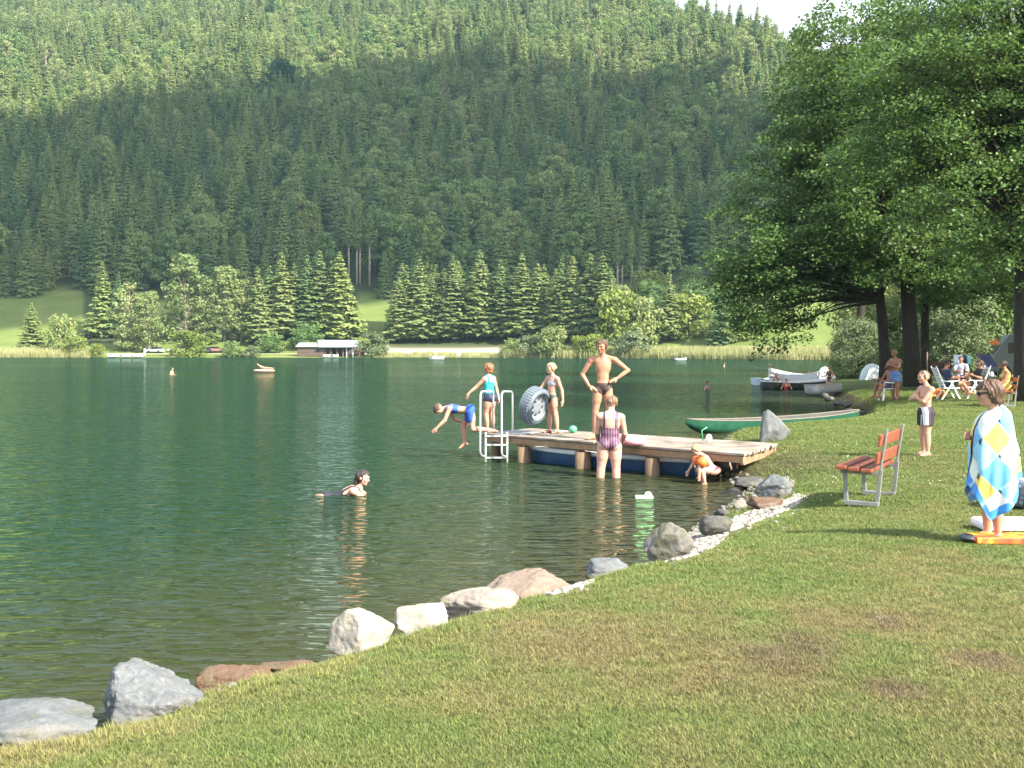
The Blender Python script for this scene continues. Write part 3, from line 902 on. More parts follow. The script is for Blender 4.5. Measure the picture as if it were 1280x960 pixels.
# ------------------------------------------------------------------ big alders on the right bank
def big_tree(name, loc, H, trunk_r, blobs, seed, nclump, nleaf, leaf, label, lean=(0, 0), mat='alder', low=0.3):
    """blobs: ellipsoids (cx, cy, cz, rx, ry, rz) relative to the foot that together outline the crown"""
    rg = np.random.default_rng(seed)
    t = empty(name, loc); tag(t, label, 'tree')
    tr = MB()
    top = Vector((lean[0], lean[1], H * .8))
    n = 9
    def axis(u): return Vector((lean[0] * u ** 1.4 + .12 * math.sin(u * 7 + seed), lean[1] * u ** 1.4 + .12 * math.cos(u * 6 + seed), -.4 + (H * .82 + .4) * u))
    tr.tube([axis(i / n) for i in range(n + 1)], [trunk_r * (1.25 if i == 0 else 1.0) * (1 - .85 * (i / n) ** 1.1) + .01 for i in range(n + 1)], 12)
    vol = np.array([b[3] * b[4] * b[5] for b in blobs]) ** (2 / 3); vol /= vol.sum()
    Cs, Us, Ws = [], [], []
    for i in range(nclump):
        b = blobs[rg.choice(len(blobs), p=vol)]
        dv = unit(rg.normal(size=3)); rr = rg.random() ** .28
        c = np.array(b[:3]) + dv * np.array(b[3:]) * rr
        u = min(.97, max(low, (c[2] * .72) / (H * .82)))
        a = axis(u)
        cv = Vector(c)
        mid = a.lerp(cv, .5) + Vector((rg.normal() * .3, rg.normal() * .3, .35 + rg.random() * .4))
        L = (cv - a).length
        r0 = min(trunk_r * .35, .018 + L * .011)
        tr.tube([a, a.lerp(mid, .55) + Vector((0, 0, .1)), mid, cv], [r0, r0 * .75, r0 * .5, .008], 5, caps=False)
        # flattish sprays, two or three to a clump
        for k in range(int(rg.integers(2, 5))):
            cc = c + rg.normal(size=3) * np.array([.55, .55, .4])
            R0 = rg.uniform(.45, 1.0)
            m = int(nleaf * R0 / .7 / 3.0)
            ang = rg.uniform(0, 6.28, m); ra = R0 * np.sqrt(rg.random(m))
            out = cc[:2] - np.array([a.x, a.y]); out = out / max(np.linalg.norm(out), .01)
            p = np.stack([cc[0] + ra * np.cos(ang), cc[1] + ra * np.sin(ang), cc[2] + rg.normal(0, .13, m) - .28 * (ra / R0) ** 2 * R0
                          - .18 * ((ra * np.cos(ang)) * out[0] + (ra * np.sin(ang)) * out[1])], -1)
            nn = unit(rg.normal(size=(m, 3)) * .55 + np.array([out[0] * .35, out[1] * .35, .8]))
            uu = unit(np.cross(nn, rg.normal(size=(m, 3)))); ww = np.cross(nn, uu)
            sz = leaf * rg.uniform(.6, 1.25, (m, 1))
            Cs.append(p); Us.append(uu * sz); Ws.append(ww * sz * .75)
    V, Fc = quads_from(np.concatenate(Cs), np.concatenate(Us), np.concatenate(Ws))
    obj('crown', mesh_np('alder_crown', V, Fc, MAT[mat]), t)
    tr.build('trunk', MAT['bark'], t)
    return t

def gl(px, d):
    x = (px - 640) / F * d
    return (x, d, zl(x, d))
big_tree('alder_tree', gl(1104, 50), 17, .26, [(-3.3, 0, 8.8, 3.4, 4, 2.8), (-1.4, 1, 12.6, 3.4, 4, 3.2), (-5.6, -1, 5.9, 2.9, 2.6, 1.9), (-5.5, -1, 3.3, 1.5, 1.5, 1.5), (-2, -1.5, 6.6, 3.0, 3, 1.7)], 1, 260, 260, .085,
         'dark alder with the leftmost slim trunk and low branches over the lake', (-.9, 0), low=.3)
big_tree('alder_tree', gl(1138, 49), 18.5, .38, [(-1.5, 0, 12.5, 5, 4, 4.5), (-1, -2, 8, 4.5, 4, 3), (1.2, 0, 15.5, 4, 4, 3), (-.5, -2, 5.6, 3.6, 3, 1.5)], 2, 250, 260, .085,
         'dark alder with the thickest trunk in the trio behind the bathers', (-.3, 0), low=.32)
big_tree('alder_tree', gl(1157, 53), 17, .22, [(1.5, 0, 11, 4.5, 4, 4.5), (2.0, -1, 6.5, 3.6, 3, 2.2), (0, 2, 14, 3, 3, 3), (2.4, -1, 4.6, 3.0, 2.4, 1.2)], 3, 200, 240, .085,
         'dark alder with the rightmost slim trunk of the trio', (.5, 0), low=.3)
big_tree('alder_tree', gl(1287, 34.5), 19.5, .36, [(-2.2, -.5, 10.5, 3.4, 3, 3.2), (1, 0, 13, 4.5, 4, 4), (-2.0, -1, 7.0, 3.0, 2.6, 1.7), (1.5, -1, 7.5, 3, 3, 3), (-4.0, 0, 8.6, 1.8, 2, 1.3), (-.8, -1, 5.0, 2.2, 2, 1.0)], 4, 300, 330, .06,
         'dark alder whose thick trunk stands behind the woman in yellow', (-.4, 0), low=.3)
big_tree('poplar_tree', gl(1075, 74), 26.5, .3, [(-1.5, 0, 22, 4.0, 3, 3.6), (3.5, 0, 21.5, 3.5, 3, 4), (0.5, 0, 15, 5, 4, 4), (8, 0, 20, 4, 3, 4)], 5, 150, 170, .13,
         'tall airy tree rising behind the alders against the sky', (.5, 0))
for (x, y, h, lab) in ((27.5, 41.5, 13.5, 'alder further along the right bank, nearest to the camp site'), (33, 51, 16, 'alder further along the right bank, behind the nearest one')):
    big_tree('alder_tree', (x, y, .55), h, .35, [(0, 0, h * .55, 5, 5, 4), (0, 0, h * .8, 3.6, 3.6, 2.6), (0, 0, h * .33, 4.2, 4.2, 2)], int(x), 150, 150, .17, lab)
# scrub on the slope under the forest edge
for i in range(34):
    px_, s_ = rnd.uniform(768, 985), rnd.uniform(36, 80)
    t_ = (px_ - 640) / F; y_ = float(ysfar(t_)) + s_
    plant('bush', P_BUSH[(1, 3, 1, 2, 1)[i % 5]], (t_ * y_, y_, zf(t_ * y_, y_) - .3), rnd.uniform(.8, 1.5), rnd.uniform(0, 6), 'bush in the scrub on the slope above the right reed bed', 'bush', 'scrub below the forest edge')
P_NEAR = [proto('broadleaf', *broad_mesh('near_crown', 10, 4.4, 200 + i, MAT[k], 16000, .13, .06, 80), MAT['bark']) for i, k in enumerate(('broad', 'broad', 'willow'))]
# leafy backdrop on the right bank behind the camp site
bk = [(1072, 64, 3.4, 'willow', 'silvery bush at the shore behind the boats', 1.0), (1056, 66, 2.2, 'broad', 'low green bush at the shore beside the white boats', 1.0), (1185, 66, 6.5, 'willow', 'silvery tree behind the washing line', 1.0), (1215, 72, 8.5, 'broad', 'green tree behind the blue awning', 1.0),
      (1255, 70, 9, 'broad', 'green tree behind the camper van', 1.1), (1140, 78, 9, 'broad', 'green tree filling the gap between the alder trunks', 1.1), (1118, 84, 9, 'willow', 'pale tree behind the leftmost alder trunk', 1.0), (1330, 76, 11, 'broad', 'leafy tree beyond the right edge trunk', 1.1),
      (1170, 95, 14, 'broad', 'tall green tree furthest behind the alder trunks', 1.2), (1240, 92, 15, 'broad', 'tall green tree furthest behind the camper van', 1.2), (1330, 80, 14, 'broad', 'tall tree past the right picture edge', 1.2)]
for i, (px, d, h, k, lab, ws) in enumerate(bk):
    x = (px - 640) / F * d
    hm = P_NEAR[2 if k == 'willow' else i % 2]
    H0 = 10
    low = h < 6
    plant('bush' if low else 'broadleaf_tree', hm, (x, d, zl(x, d) - h * .05), h / H0 * ws * 1.15, i * 1.3, lab, 'bush' if low else 'tree', None, sz=h / H0 * 1.05)
# ------------------------------------------------------------------ unseen cloud added and shaped to shade the middle of the mountainside, and the hazy air
def shade_cloud():
    Zc = 600.0
    rg = np.random.default_rng(9)
    C = []
    for px in np.arange(-140, 1130, 26):
        top = np.interp(px, [-200, 0, 150, 330, 560, 640, 760, 900, 1000, 1150], [215, 205, 175, 135, 108, 112, 140, 175, 200, 215])
        bot = np.interp(px, [-200, 0, 105, 130, 450, 800, 1000, 1150], [408, 402, 394, 366, 357, 360, 366, 370])
        a = on_far(px, top); b = on_far(px, bot)
        L = (a - b).length
        for u in np.arange(0, 1.001, 13 / L):
            q = b.lerp(a, float(u)); q.z += 12
            p = q + SUN * ((Zc - q.z) / SUN.z)
            C.append((p.x + rg.normal() * 6, p.y + rg.normal() * 6, Zc + rg.normal() * 6))
    mb = MB()
    for (x, y, z_) in C:
        r = rg.uniform(7, 19)
        mb.ball((x, y, z_), (r, r, r * rg.uniform(.7, 1.3)), 9, 6)
    return mb
m, nt, p = new_mat('cloud_white'); p.inputs['Base Color'].default_value = (.9, .9, .9, 1); p.inputs['Roughness'].default_value = 1
p.inputs['Specular IOR Level'].default_value = 0
tag(shade_cloud().build('shade_cloud', m), 'added unseen cloud above the valley', 'shade_cloud', kind='structure')

m = bpy.data.materials.new('haze'); m.use_nodes = True
nt = m.node_tree; nt.nodes.clear()
o_ = nt.nodes.new('ShaderNodeOutputMaterial'); v_ = nt.nodes.new('ShaderNodeVolumePrincipled')
v_.inputs['Color'].default_value = (.52, .84, 1.0, 1)
v_.inputs['Density'].default_value = .000115
v_.inputs['Anisotropy'].default_value = 0.0
nt.links.new(v_.outputs[0], o_.inputs['Volume'])
hb = MB().box((0, 610, 190), (2300, 1500, 390)).build('haze', m)
tag(hb, 'thin bluish summer haze over the valley', 'haze', kind='stuff')
# ------------------------------------------------------------------ rocks, gravel
def rock(px, py, wpx, hpx, d, seed, mat, label, depth=.75, planes=(), rnd_=0.18, sub=5, tilt=0.0, zsink=.12, name='shore_rock', sq=2.6):
    """px,py: middle of the visible foot; a faceted, noise-worn boulder"""
    import bmesh
    rg = np.random.default_rng(seed)
    W = wpx / F * d; Hh = hpx / F * d * (1 + zsink)
    bm = bmesh.new(); bmesh.ops.create_icosphere(bm, subdivisions=sub, radius=1)
    pl = [unit(rg.normal(size=3)) for _ in range(13)]
    hs = rg.uniform(.58, .92, 13)
    cuts = [(Vector(p_), h_) for p_, h_ in zip(pl, hs)] + [(Vector(p_).normalized(), h_) for p_, h_ in planes]
    off = Vector((seed * 3.7, seed * 1.3, seed))
    for v in bm.verts:
        q = v.co.normalized()
        k = (abs(q.x) ** sq + abs(q.y) ** sq + abs(q.z) ** sq) ** (-1 / sq)
        q = q * k
        for n_, h_ in cuts:
            e = q.dot(n_) - h_
            if e > 0: q = q - n_ * e * .93
        nn = mnoise.fractal(q * 1.6 + off, 1.0, 2.0, 5) * rnd_ * .6 + mnoise.fractal(q * 5 + off, .6, 2.2, 5) * rnd_ * .3
        v.co = q * (1 + nn)
    xs_ = [v.co.x for v in bm.verts]; zs_ = [v.co.z for v in bm.verts]; ys_ = [v.co.y for v in bm.verts]
    cx, cy, z0 = (max(xs_) + min(xs_)) / 2, (max(ys_) + min(ys_)) / 2, min(zs_)
    sx, sy, sz = W / (max(xs_) - min(xs_)), W * depth / (max(ys_) - min(ys_)), Hh / (max(zs_) - z0)
    for v in bm.verts: v.co = Vector(((v.co.x - cx) * sx, (v.co.y - cy) * sy, (v.co.z - z0) * sz))
    me = bpy.data.meshes.new('rock'); bm.to_mesh(me); bm.free()
    me.polygons.foreach_set('use_smooth', np.ones(len(me.polygons), bool))
    me.materials.append(mat)
    o = obj(name, me)
    q = at(px, py, d)
    o.location = (q.x * (1 + W * depth * .3 / d), q.y + W * depth * .3, q.z - zsink * Hh)
    gz = zl(o.location.x, o.location.y)
    if gz > -.3: o.location.z = min(o.location.z, gz - .12 * Hh)
    o.rotation_euler = (0, tilt, rnd.uniform(-.12, .12))
    return tag(o, label, 'rock')

def rmat(name, a, b, vein=None):
    m, nt, p = new_mat(name)
    v = objvec(nt)
    f = noise_tex(nt, v, 5, 7, .68, .4); f2 = noise_tex(nt, v, 30, 6, .75); f3 = noise_tex(nt, v, 1.6, 3, .5)
    c = ramp(nt, f, [(.28, a), (.72, b)])
    c = mixc(nt, ramp(nt, f2, [(.35, g3(0)), (.75, g3(.6))]), c, tuple(x * .55 for x in a))
    if vein: c = mixc(nt, ramp(nt, f3, [(.5, g3(0)), (.62, g3(.8))]), c, vein)
    # wet band and algae where the lake laps at the stone, moss and lichen in blotches
    sz = N(nt, 'ShaderNodeSeparateXYZ'); nt.links.new(wpos(nt), sz.inputs[0])
    wl_ = N(nt, 'ShaderNodeMapRange'); wl_.inputs[1].default_value = .05; wl_.inputs[2].default_value = .13
    nt.links.new(math_(nt, 'ADD', sz.outputs['Z'], math_(nt, 'MULTIPLY', math_(nt, 'SUBTRACT', f, .5), .12)), wl_.inputs[0])
    f4 = noise_tex(nt, wpos(nt), 3.2, 5, .65, .5); f5 = noise_tex(nt, wpos(nt), 17, 4, .6)
    c = mixc(nt, ramp(nt, f4, [(.54, g3(0)), (.64, g3(.55))]), c, (.13, .125, .07))
    c = mixc(nt, ramp(nt, f5, [(.64, g3(0)), (.72, g3(.28))]), c, tuple(min(.6, x * 1.9) for x in b))
    c = mixc(nt, wl_.outputs[0], tuple(x * .3 for x in a), c)
    nt.links.new(c, p.inputs['Base Color']); p.inputs['Roughness'].default_value = .85
    p.inputs['Specular IOR Level'].default_value = .25
    bump(nt, p, math_(nt, 'ADD', f, math_(nt, 'MULTIPLY', f2, .5)), .04, .7)
    return m
RG = rmat('grey_rock', (.11, .12, .125), (.22, .235, .24), (.19, .175, .15))
RG2 = rmat('dark_grey_rock', (.06, .06, .057), (.15, .145, .13), (.2, .19, .165))
RW = rmat('white_rock', (.33, .30, .245), (.5, .465, .40))
RB = rmat('brown_rock', (.10, .055, .035), (.22, .145, .10), (.25, .2, .165))
RG3 = rmat('beige_grey_rock', (.13, .125, .11), (.26, .25, .225), (.2, .16, .12))
RP = rmat('pinkish_rock', (.20, .145, .11), (.33, .27, .22), (.25, .16, .12))
RL = rmat('pale_flat_rock', (.25, .215, .18), (.40, .36, .31))
rock(40, 922, 175, 58, 5.35, 3, RG, 'flat bluish grey slab at the lower left corner of the shore', .7, sub=5, sq=3.5)
rock(187, 896, 138, 84, 5.85, 7, RG, 'big angular grey boulder with one dark steep face', .8, planes=[((-.92, -.36, .1), .5), ((.1, -.6, .8), .72), ((.5, .1, .8), .7)], sub=6)
rock(98, 897, 44, 20, 6.1, 5, RG2, 'small dark wet stone between grey slab and angular boulder', .8, sub=4)
rock(292, 852, 96, 34, 6.5, 9, RB, 'reddish brown flat slab right of the angular boulder', .6, sub=5, sq=3.2)
rock(366, 832, 92, 26, 6.8, 12, RB, 'thin brown slab between reddish slab and white boulder', .6, sub=5, sq=3.2)
rock(452, 823, 84, 60, 7.0, 15, RW, 'rounded white boulder, the largest white one', .85, rnd_=.1, sub=5, sq=2.2)
rock(527, 795, 68, 42, 7.5, 18, RW, 'rounded cream boulder beside the white one', .85, rnd_=.12, sub=5, sq=2.3)
rock(598, 777, 104, 38, 8.0, 21, RL, 'flat pale slab between cream boulder and pinkish boulder', .6, sub=5, sq=3.4)
rock(662, 752, 128, 50, 8.9, 24, RP, 'large low pinkish brown boulder in the middle of the shore', .6, planes=[((-.5, -.3, .8), .55)], sub=5)
rock(765, 722, 70, 32, 9.8, 27, RG, 'low grey stone with a pointed top right of the pinkish boulder', .7, sub=5)
rock(842, 704, 64, 50, 10.3, 30, RG3, 'tilted grey brown lichen covered stone above the gravel', .6, planes=[((-.6, -.2, .75), .5)], sub=5, tilt=-.25)
rock(895, 664, 42, 26, 11.8, 33, RG2, 'small dark stone wedged in the gravel', .8, sub=4)
rock(957, 630, 46, 14, 13.5, 36, RB, 'flat brown stone lying across the white gravel', .6, sub=4)
rock(966, 619, 46, 30, 14.6, 39, RG, 'grey stone at the upper end of the gravel', .8, sub=5)
rock(910, 612, 36, 18, 16.2, 42, RG2, 'dark wet stone beside the crouching child', .8, sub=4)
rock(937, 607, 40, 14, 16.6, 43, RG2, 'low dark stone right of the crouching child', .7, sub=4)
rock(925, 637, 18, 12, 14.2, 44, RL, 'little pale stone at the water left of the gravel', .8, sub=4)
rock(903, 645, 22, 10, 13.6, 45, RG2, 'little dark stone at the water left of the gravel', .8, sub=4)
rock(913, 577, 38, 15, 18.9, 48, RL, 'pale flat stone under the landward end of the jetty', .8, sub=4)
rock(890, 573, 22, 11, 19.6, 49, RL, 'small pale stone in the shade under the jetty', .8, sub=4)
rock(968, 553, 42, 43, 21.3, 51, RG, 'tall pointed standing boulder beside the green canoe', .65, planes=[((-.95, .1, .1), .45), ((.62, -.1, .62), .5), ((.0, -.9, .35), .6)], rnd_=.12, sub=5, zsink=.06)
rock(905, 549, 48, 10, 22.4, 54, RP, 'low brownish stone at the water behind the jetty', .7, sub=4)
for i, (px, py, wd, ht, d) in enumerate([(1048, 506, 14, 7, 41), (1058, 509, 16, 8, 39), (1068, 512, 14, 7, 37), (1037, 501, 13, 6, 44), (1078, 513, 15, 8, 36), (1030, 497, 12, 6, 47), (1062, 515, 12, 5, 36)]):
    rock(px, py, wd, ht, d, 60 + i, RG2, f'dark bank stone near the small landing stage, {ORD[i]} along the bank', .8, sub=3)['group'] = 'dark stones along the shaded bank'

m, nt, p = new_mat('white_gravel')
gi = N(nt, 'ShaderNodeNewGeometry').outputs['Random Per Island']
nt.links.new(ramp(nt, gi, [(0, (.10, .09, .075)), (.3, (.24, .22, .185)), (1, (.45, .415, .355))]), p.inputs['Base Color'])
p.inputs['Roughness'].default_value = .8
MAT['gravel'] = m
rgv = np.random.default_rng(1)
bp = MB().ball((0, 0, 0), 1, 6, 4)
bv = np.array(bp.v); gv = MB()
for poly in GRAVEL:
    pl_ = np.array(poly, float); lo, hi = pl_.min(0), pl_.max(0)
    ar = (hi - lo).prod()
    n = int(ar * 1.35)
    Q = lo + rgv.random((n, 2)) * (hi - lo)
    Q = Q[in_poly(Q, poly) | (rgv.random(n) < .008)] + rgv.normal(0, 1.2, (1, 2))
    zz = np.full(len(Q), .27)
    for _ in range(6):
        dd = (EYE - zz) * F / (Q[:, 1] - HOR); xx = (Q[:, 0] - 640) / F * dd
        zz = zz * .5 + .5 * zlawn(xx, dd)
    zz = zlawn(xx, dd); hole = vnoise(xx * 2.2, dd * 2.2, 44) + .5 * vnoise(xx * 6, dd * 6, 45)
    for (gx_, gy_, gz_, hl_) in zip(xx, dd, zz, hole):
        if hl_ < -.38: continue
        r = .0165 * rgv.uniform(.45, 1.8)
        an = rgv.uniform(0, 6.28); c_, s_ = math.cos(an), math.sin(an)
        vv = bv * (r * rgv.uniform(.7, 1.3, 3) * np.array([1, 1, .65]))
        vv = np.stack([vv[:, 0] * c_ - vv[:, 1] * s_, vv[:, 0] * s_ + vv[:, 1] * c_, vv[:, 2]], -1) + np.array([gx_, gy_, gz_ + r * .25])
        gv.add(vv.tolist(), bp.f)
tag(gv.build('gravel', MAT['gravel']), 'strip of white gravel between the shore stones and the lawn', 'gravel', kind='stuff')

# ------------------------------------------------------------------ jetty
WOOD = pmat('weathered_planks', (.19, .145, .105), .85, .45, 2.2, .012, 30, stretch=(1, 1, 1), second=(.37, .32, .265))
WOOD2 = pmat('brown_beam', (.27, .17, .095), .8, .3, 5, .01, 30)
POST = pmat('wet_post', (.15, .10, .06), .85, .4, 6, .02, 25, stretch=(1, 1, .3))
ZD = .5
FL, FR, BR, BL = Vector((-.62, 21.5, ZD)), Vector((3.73, 17.3, ZD)), Vector((4.75, 19.3, ZD)), Vector((.42, 22.95, ZD))
jt = empty('jetty', (1.6, 19.6, 0)); tag(jt, 'wooden bathing jetty on round posts reaching from the bank into the lake', 'jetty')
J = Vector(jt.location)
def jp(u, v, z): return FL.lerp(FR, u).lerp(BL.lerp(BR, u), v) + Vector((0, 0, z - ZD)) - J
mb = MB(); n = 9
for i in range(n):
    v0, v1 = i / n + .006, (i + 1) / n - .006
    h_ = rnd.uniform(-.004, .004)
    e0, e1 = rnd.uniform(-.006, .004), rnd.uniform(-.004, .006)
    for (ua, ub) in ((e0, .48 + .02 * (i % 3)), (.485 + .02 * (i % 3), 1 + e1)):
        c8 = [jp(ua, v0, ZD - .045 + h_), jp(ub, v0, ZD - .045 + h_), jp(ub, v1, ZD - .045 + h_), jp(ua, v1, ZD - .045 + h_)]
        c8 += [q + Vector((0, 0, .045)) for q in c8]
        mb.add(c8, [(3, 2, 1, 0), (4, 5, 6, 7), (0, 1, 5, 4), (1, 2, 6, 5), (2, 3, 7, 6), (3, 0, 4, 7)])
mb.build('deck', WOOD, jt, .008)
for v in (.03, .97):
    MB().bar(jp(.012, v, ZD - .103), jp(.995, v, ZD - .103), .07, .11).build('beam', WOOD2, jt, .008)
MB().bar(jp(.985, .06, ZD - .128), jp(.985, .94, ZD - .128), .07, .14).build('beam', WOOD2, jt, .008)
for u in (.16, .42, .66, .88):
    MB().bar(jp(u, .06, ZD - .13), jp(u, .94, ZD - .13), .1, .13).build('crossbeam', WOOD2, jt)
for (u, v, r, z1) in ((.02, .2, .10, ZD - .05), (.185, .045, .13, ZD - .2), (.43, .045, .15, ZD - .2), (.69, .045, .13, ZD - .2), (.2, .88, .12, ZD - .2), (.45, .88, .12, ZD - .2), (.7, .88, .12, ZD - .2), (.93, .5, .1, ZD - .2)):
    q = jp(u, v, 0)
    MB().tube([(q.x, q.y, -1.4), (q.x + .01, q.y, -.4), (q.x, q.y, z1)], [r * 1.05, r * 1.02, r * .97], 14).build('post', POST, jt)
EDG = pmat('concrete_pad', (.25, .26, .28), .6, .15, 6)
mb = MB(); c8 = [jp(.02, .12, ZD + .004), jp(.15, .12, ZD + .004), jp(.15, .55, ZD + .004), jp(.02, .55, ZD + .004)]; c8 += [q + Vector((0, 0, .015)) for q in c8]
mb.add(c8, [(3, 2, 1, 0), (4, 5, 6, 7), (0, 1, 5, 4), (1, 2, 6, 5), (2, 3, 7, 6), (3, 0, 4, 7)])
mb.build('rubber_mat', EDG, jt)

# bathing ladder of bent pipe at the end of the jetty
STEEL = pmat('galvanised_pipe', (.55, .57, .58), .38, .12, 20, metal=.55)
d0 = 20.95
ld = empty('bathing_ladder', at(622, 538, d0)); tag(ld, 'galvanised bathing ladder with two bent handrails at the end of the jetty', 'ladder')
L0 = Vector(ld.location)
def lp(px, py, dd=0.0): return at(px, py, d0 + dd) - L0
def rounded(pts, r=.06, n=5):
    out = [pts[0]]
    for a, b, c in zip(pts[:-2], pts[1:-1], pts[2:]):
        ra = min(r, (a - b).length * .45, (c - b).length * .45)
        p0 = b + (a - b).normalized() * ra; p1 = b + (c - b).normalized() * ra
        for i in range(n + 1):
            t = i / n
            out.append(p0 * (1 - t) ** 2 + b * 2 * t * (1 - t) + p1 * t * t)
    return out + [pts[-1]]
MB().tube(rounded([lp(607, 571, -.06), lp(600, 569, -.25), lp(600.5, 489.5, -.25), lp(616.5, 489, .32), lp(616.5, 538, .32)], .11), .021, 10).build('handrail', STEEL, ld)
MB().tube(rounded([lp(634, 571, -.06), lp(627, 570, -.25), lp(627, 489.5, -.25), lp(640.5, 489.5, .32), lp(640.5, 539, .32)], .11), .021, 10).build('handrail', STEEL, ld)
for px in (607, 634):
    MB().tube([lp(px, 540, -.06), lp(px, 604, -.06)], .019, 10).build('stile', STEEL, ld)
for py in (545, 556, 572, 587):
    MB().bar(lp(606, py, -.06), lp(635, py, -.06), .07, .03).build('rung', STEEL, ld)

# ------------------------------------------------------------------ boats
def hull(L, B, H, name, mat_out, mat_in, mat_rim, bow=.35, stern=.0, sheer=.12, parent=None, flat=.5, seats=(.35, .7), smat=None, n=28, m=9, rimr=.028):
    """open boat along local x, waterline at z=0"""
    def sec(u):
        # half breadth along the length
        b = 1.0
        if u > 1 - bow: b = math.sqrt(max(0, 1 - ((u - (1 - bow)) / bow) ** 2.2))
        if u < stern: b = math.sqrt(max(0, 1 - ((stern - u) / stern) ** 2.2))
        return max(b, .02)
    def pt(u, k, off=0.0):
        b = sec(u) * B / 2 - off
        b = max(b, .004)
        a = math.pi * k / (m - 1)            # 0..pi from right gunwale under the keel to the left one
        cx = math.cos(a); sx = math.sin(a)
        y = b * math.copysign(abs(cx) ** flat, cx)
        sh = sheer * (2 * abs(u - .45)) ** 2.2
        z = H * .6 + sh - (H * (.25 + .75 * min(1, sec(u) * 1.3)) + sh * (.6 if sec(u) > .5 else .2) - off * 1.2) * sx ** .75
        return Vector(((u - .5) * L * (1 - .0 * off), y, z))
    mo, mi, mr = MB(), MB(), MB()
    def surf(mb, off, flip):
        vs = [pt(.0 + i / n, k, off) for i in range(n + 1) for k in range(m)]
        fs = []
        for i in range(n):
            for k in range(m - 1):
                f = (i * m + k, i * m + k + 1, (i + 1) * m + k + 1, (i + 1) * m + k)
                fs.append(f[::-1] if flip else f)
        mb.add(vs, fs, True)
        mb.add([pt(0, k, off) for k in range(m)], [tuple(range(m)) if not flip else tuple(range(m))[::-1]])
    surf(mo, 0, False); surf(mi, .03, True)
    for k in (0, m - 1):
        mr.tube([pt(i / n, k, .012) + Vector((0, 0, .008)) for i in range(n + 1)], rimr, 8)
    if sec(0) > .2: mr.tube([pt(0, k, .012) + Vector((0, 0, .008)) for k in (0, m - 1)], rimr, 8)
    o = mo.build('hull', mat_out, parent)
    mi.build('inside', mat_in, parent); mr.build('gunwale', mat_rim, parent)
    for u in seats:
        b = sec(u) * B - .07
        MB().box(((u - .5) * L, 0, H * .42), (.24, b, .035)).build('seat', smat or mat_in, parent)
    return o
def boat(px0, py, d0_, px1, d1_, B, H, label, mats, name='rowing_boat', dz=0.0, cat='boat', **kw):
    a = Vector(((px0 - 640) / F * d0_, d0_, 0)); b = Vector(((px1 - 640) / F * d1_, d1_, 0))
    c = (a + b) / 2
    t = empty(name, (c.x, c.y, dz), math.atan2(b.y - a.y, b.x - a.x))
    tag(t, label, cat)
    hull((b - a).length, B, H, name, *mats, parent=t, **kw)
    return t
PW = pmat('white_boat_paint', (.74, .75, .76), .35, .06, 6)
PNAVY = pmat('dark_blue_boat_paint', (.025, .065, .14), .3, .25, 5)
PGREEN = pmat('green_boat_paint', (.012, .08, .045), .45, .25, 5)
PGREY = pmat('pale_wood_rim', (.42, .38, .32), .7, .2, 9)
PPALEB = pmat('pale_blue_boat_inside', (.55, .66, .72), .5, .1, 6)
PRIM = pmat('brown_canoe_rim', (.15, .13, .105), .7, .2, 9)
PDK = pmat('dark_boat_inside', (.05, .055, .045), .7, .3, 6)
boat(884, 0, 18.82, 661, 21.36, 1.0, .38, 'dark blue rowing boat with white inside moored under the jetty', (PNAVY, PPALEB, PW), bow=.4, sheer=.03, flat=.45, dz=.02, rimr=.05)
boat(857, 0, 27.6, 1074, 30.9, .95, .38, 'long green wooden canoe drawn up beside the standing boulder', (PGREEN, PDK, PRIM), name='canoe', bow=.5, stern=.5, sheer=.11, flat=.7, seats=(.25, .5, .75), smat=PRIM, dz=.06, rimr=.018)
boat(955, 0, 56.5, 1031, 58.5, 1.2, .42, 'dark green rowing boat with pale rim in which bathers play', (PDK, PW, PW), bow=.35, stern=.1, sheer=.1, dz=.12)
boat(1030, 0, 61.5, 962, 64, 1.5, .75, 'long white boat behind the dark green rowing boat', (PW, PW, PW), bow=.4, sheer=.25, dz=.2)
boat(1012, 0, 49.5, 1046, 51, 1.0, .4, 'small grey landing punt tied to the shaded bank', (pmat('grey_punt', (.42, .43, .44), .6, .1, 6), PGREY, PGREY), name='punt', bow=.2, stern=.2, sheer=.03, dz=.22)
boat(945, 0, 64, 968, 65, .8, .35, 'pale blue dinghy beside the white boat', (PPALEB, PPALEB, PPALEB), name='dinghy', bow=.5, sheer=.1, dz=.1)
PORR = pmat('faded_red_cover', (.75, .28, .2), .6, .15, 5)
cv = MB().ball((0, 0, 0), (1.05, .5, .3), 16, 8).build('boat_cover', PORR)
q = at(1014, 474, 62.2); cv.location = q; cv.rotation_euler = (0, R(-12), .2)
tag(cv, 'faded red cover lying over the stern of the white boat', 'boat cover')
hp = MB().ball((0, 0, 0), (.38, .34, .45), 14, 8).ball((.25, 0, -.2), (.4, .3, .26), 12, 8).build('boat_hood', PW); hp.location = at(1031, 468, 63)
tag(hp, 'white canvas hood at the bow of the white boat', 'boat hood')
boat(539, 0, 205, 555, 206, 1.6, .6, 'tiny white pedal boat far out on the lake', (PW, PW, PW), name='pedal_boat', bow=.3, sheer=.1, seats=(.4,), dz=.15)
for i, (a_, b_, lab, mt) in enumerate([(134, 150, 'pale blue beached boat by the far meadow', PPALEB), (152, 165, 'white beached boat in the middle of the far meadow', PW), (166, 180, 'white beached boat under the far birches', PW)]):
    boat(a_, 0, 246, b_, 247, 1.5, .8, lab, (mt, mt, mt), bow=.35, dz=.35)
boat(843, 0, 190, 858, 191, 1.0, .35, 'white air bed like dinghy far out on the lake right of the standing man', (PW, PW, PW), name='dinghy', bow=.4, stern=.4, dz=.1, seats=())

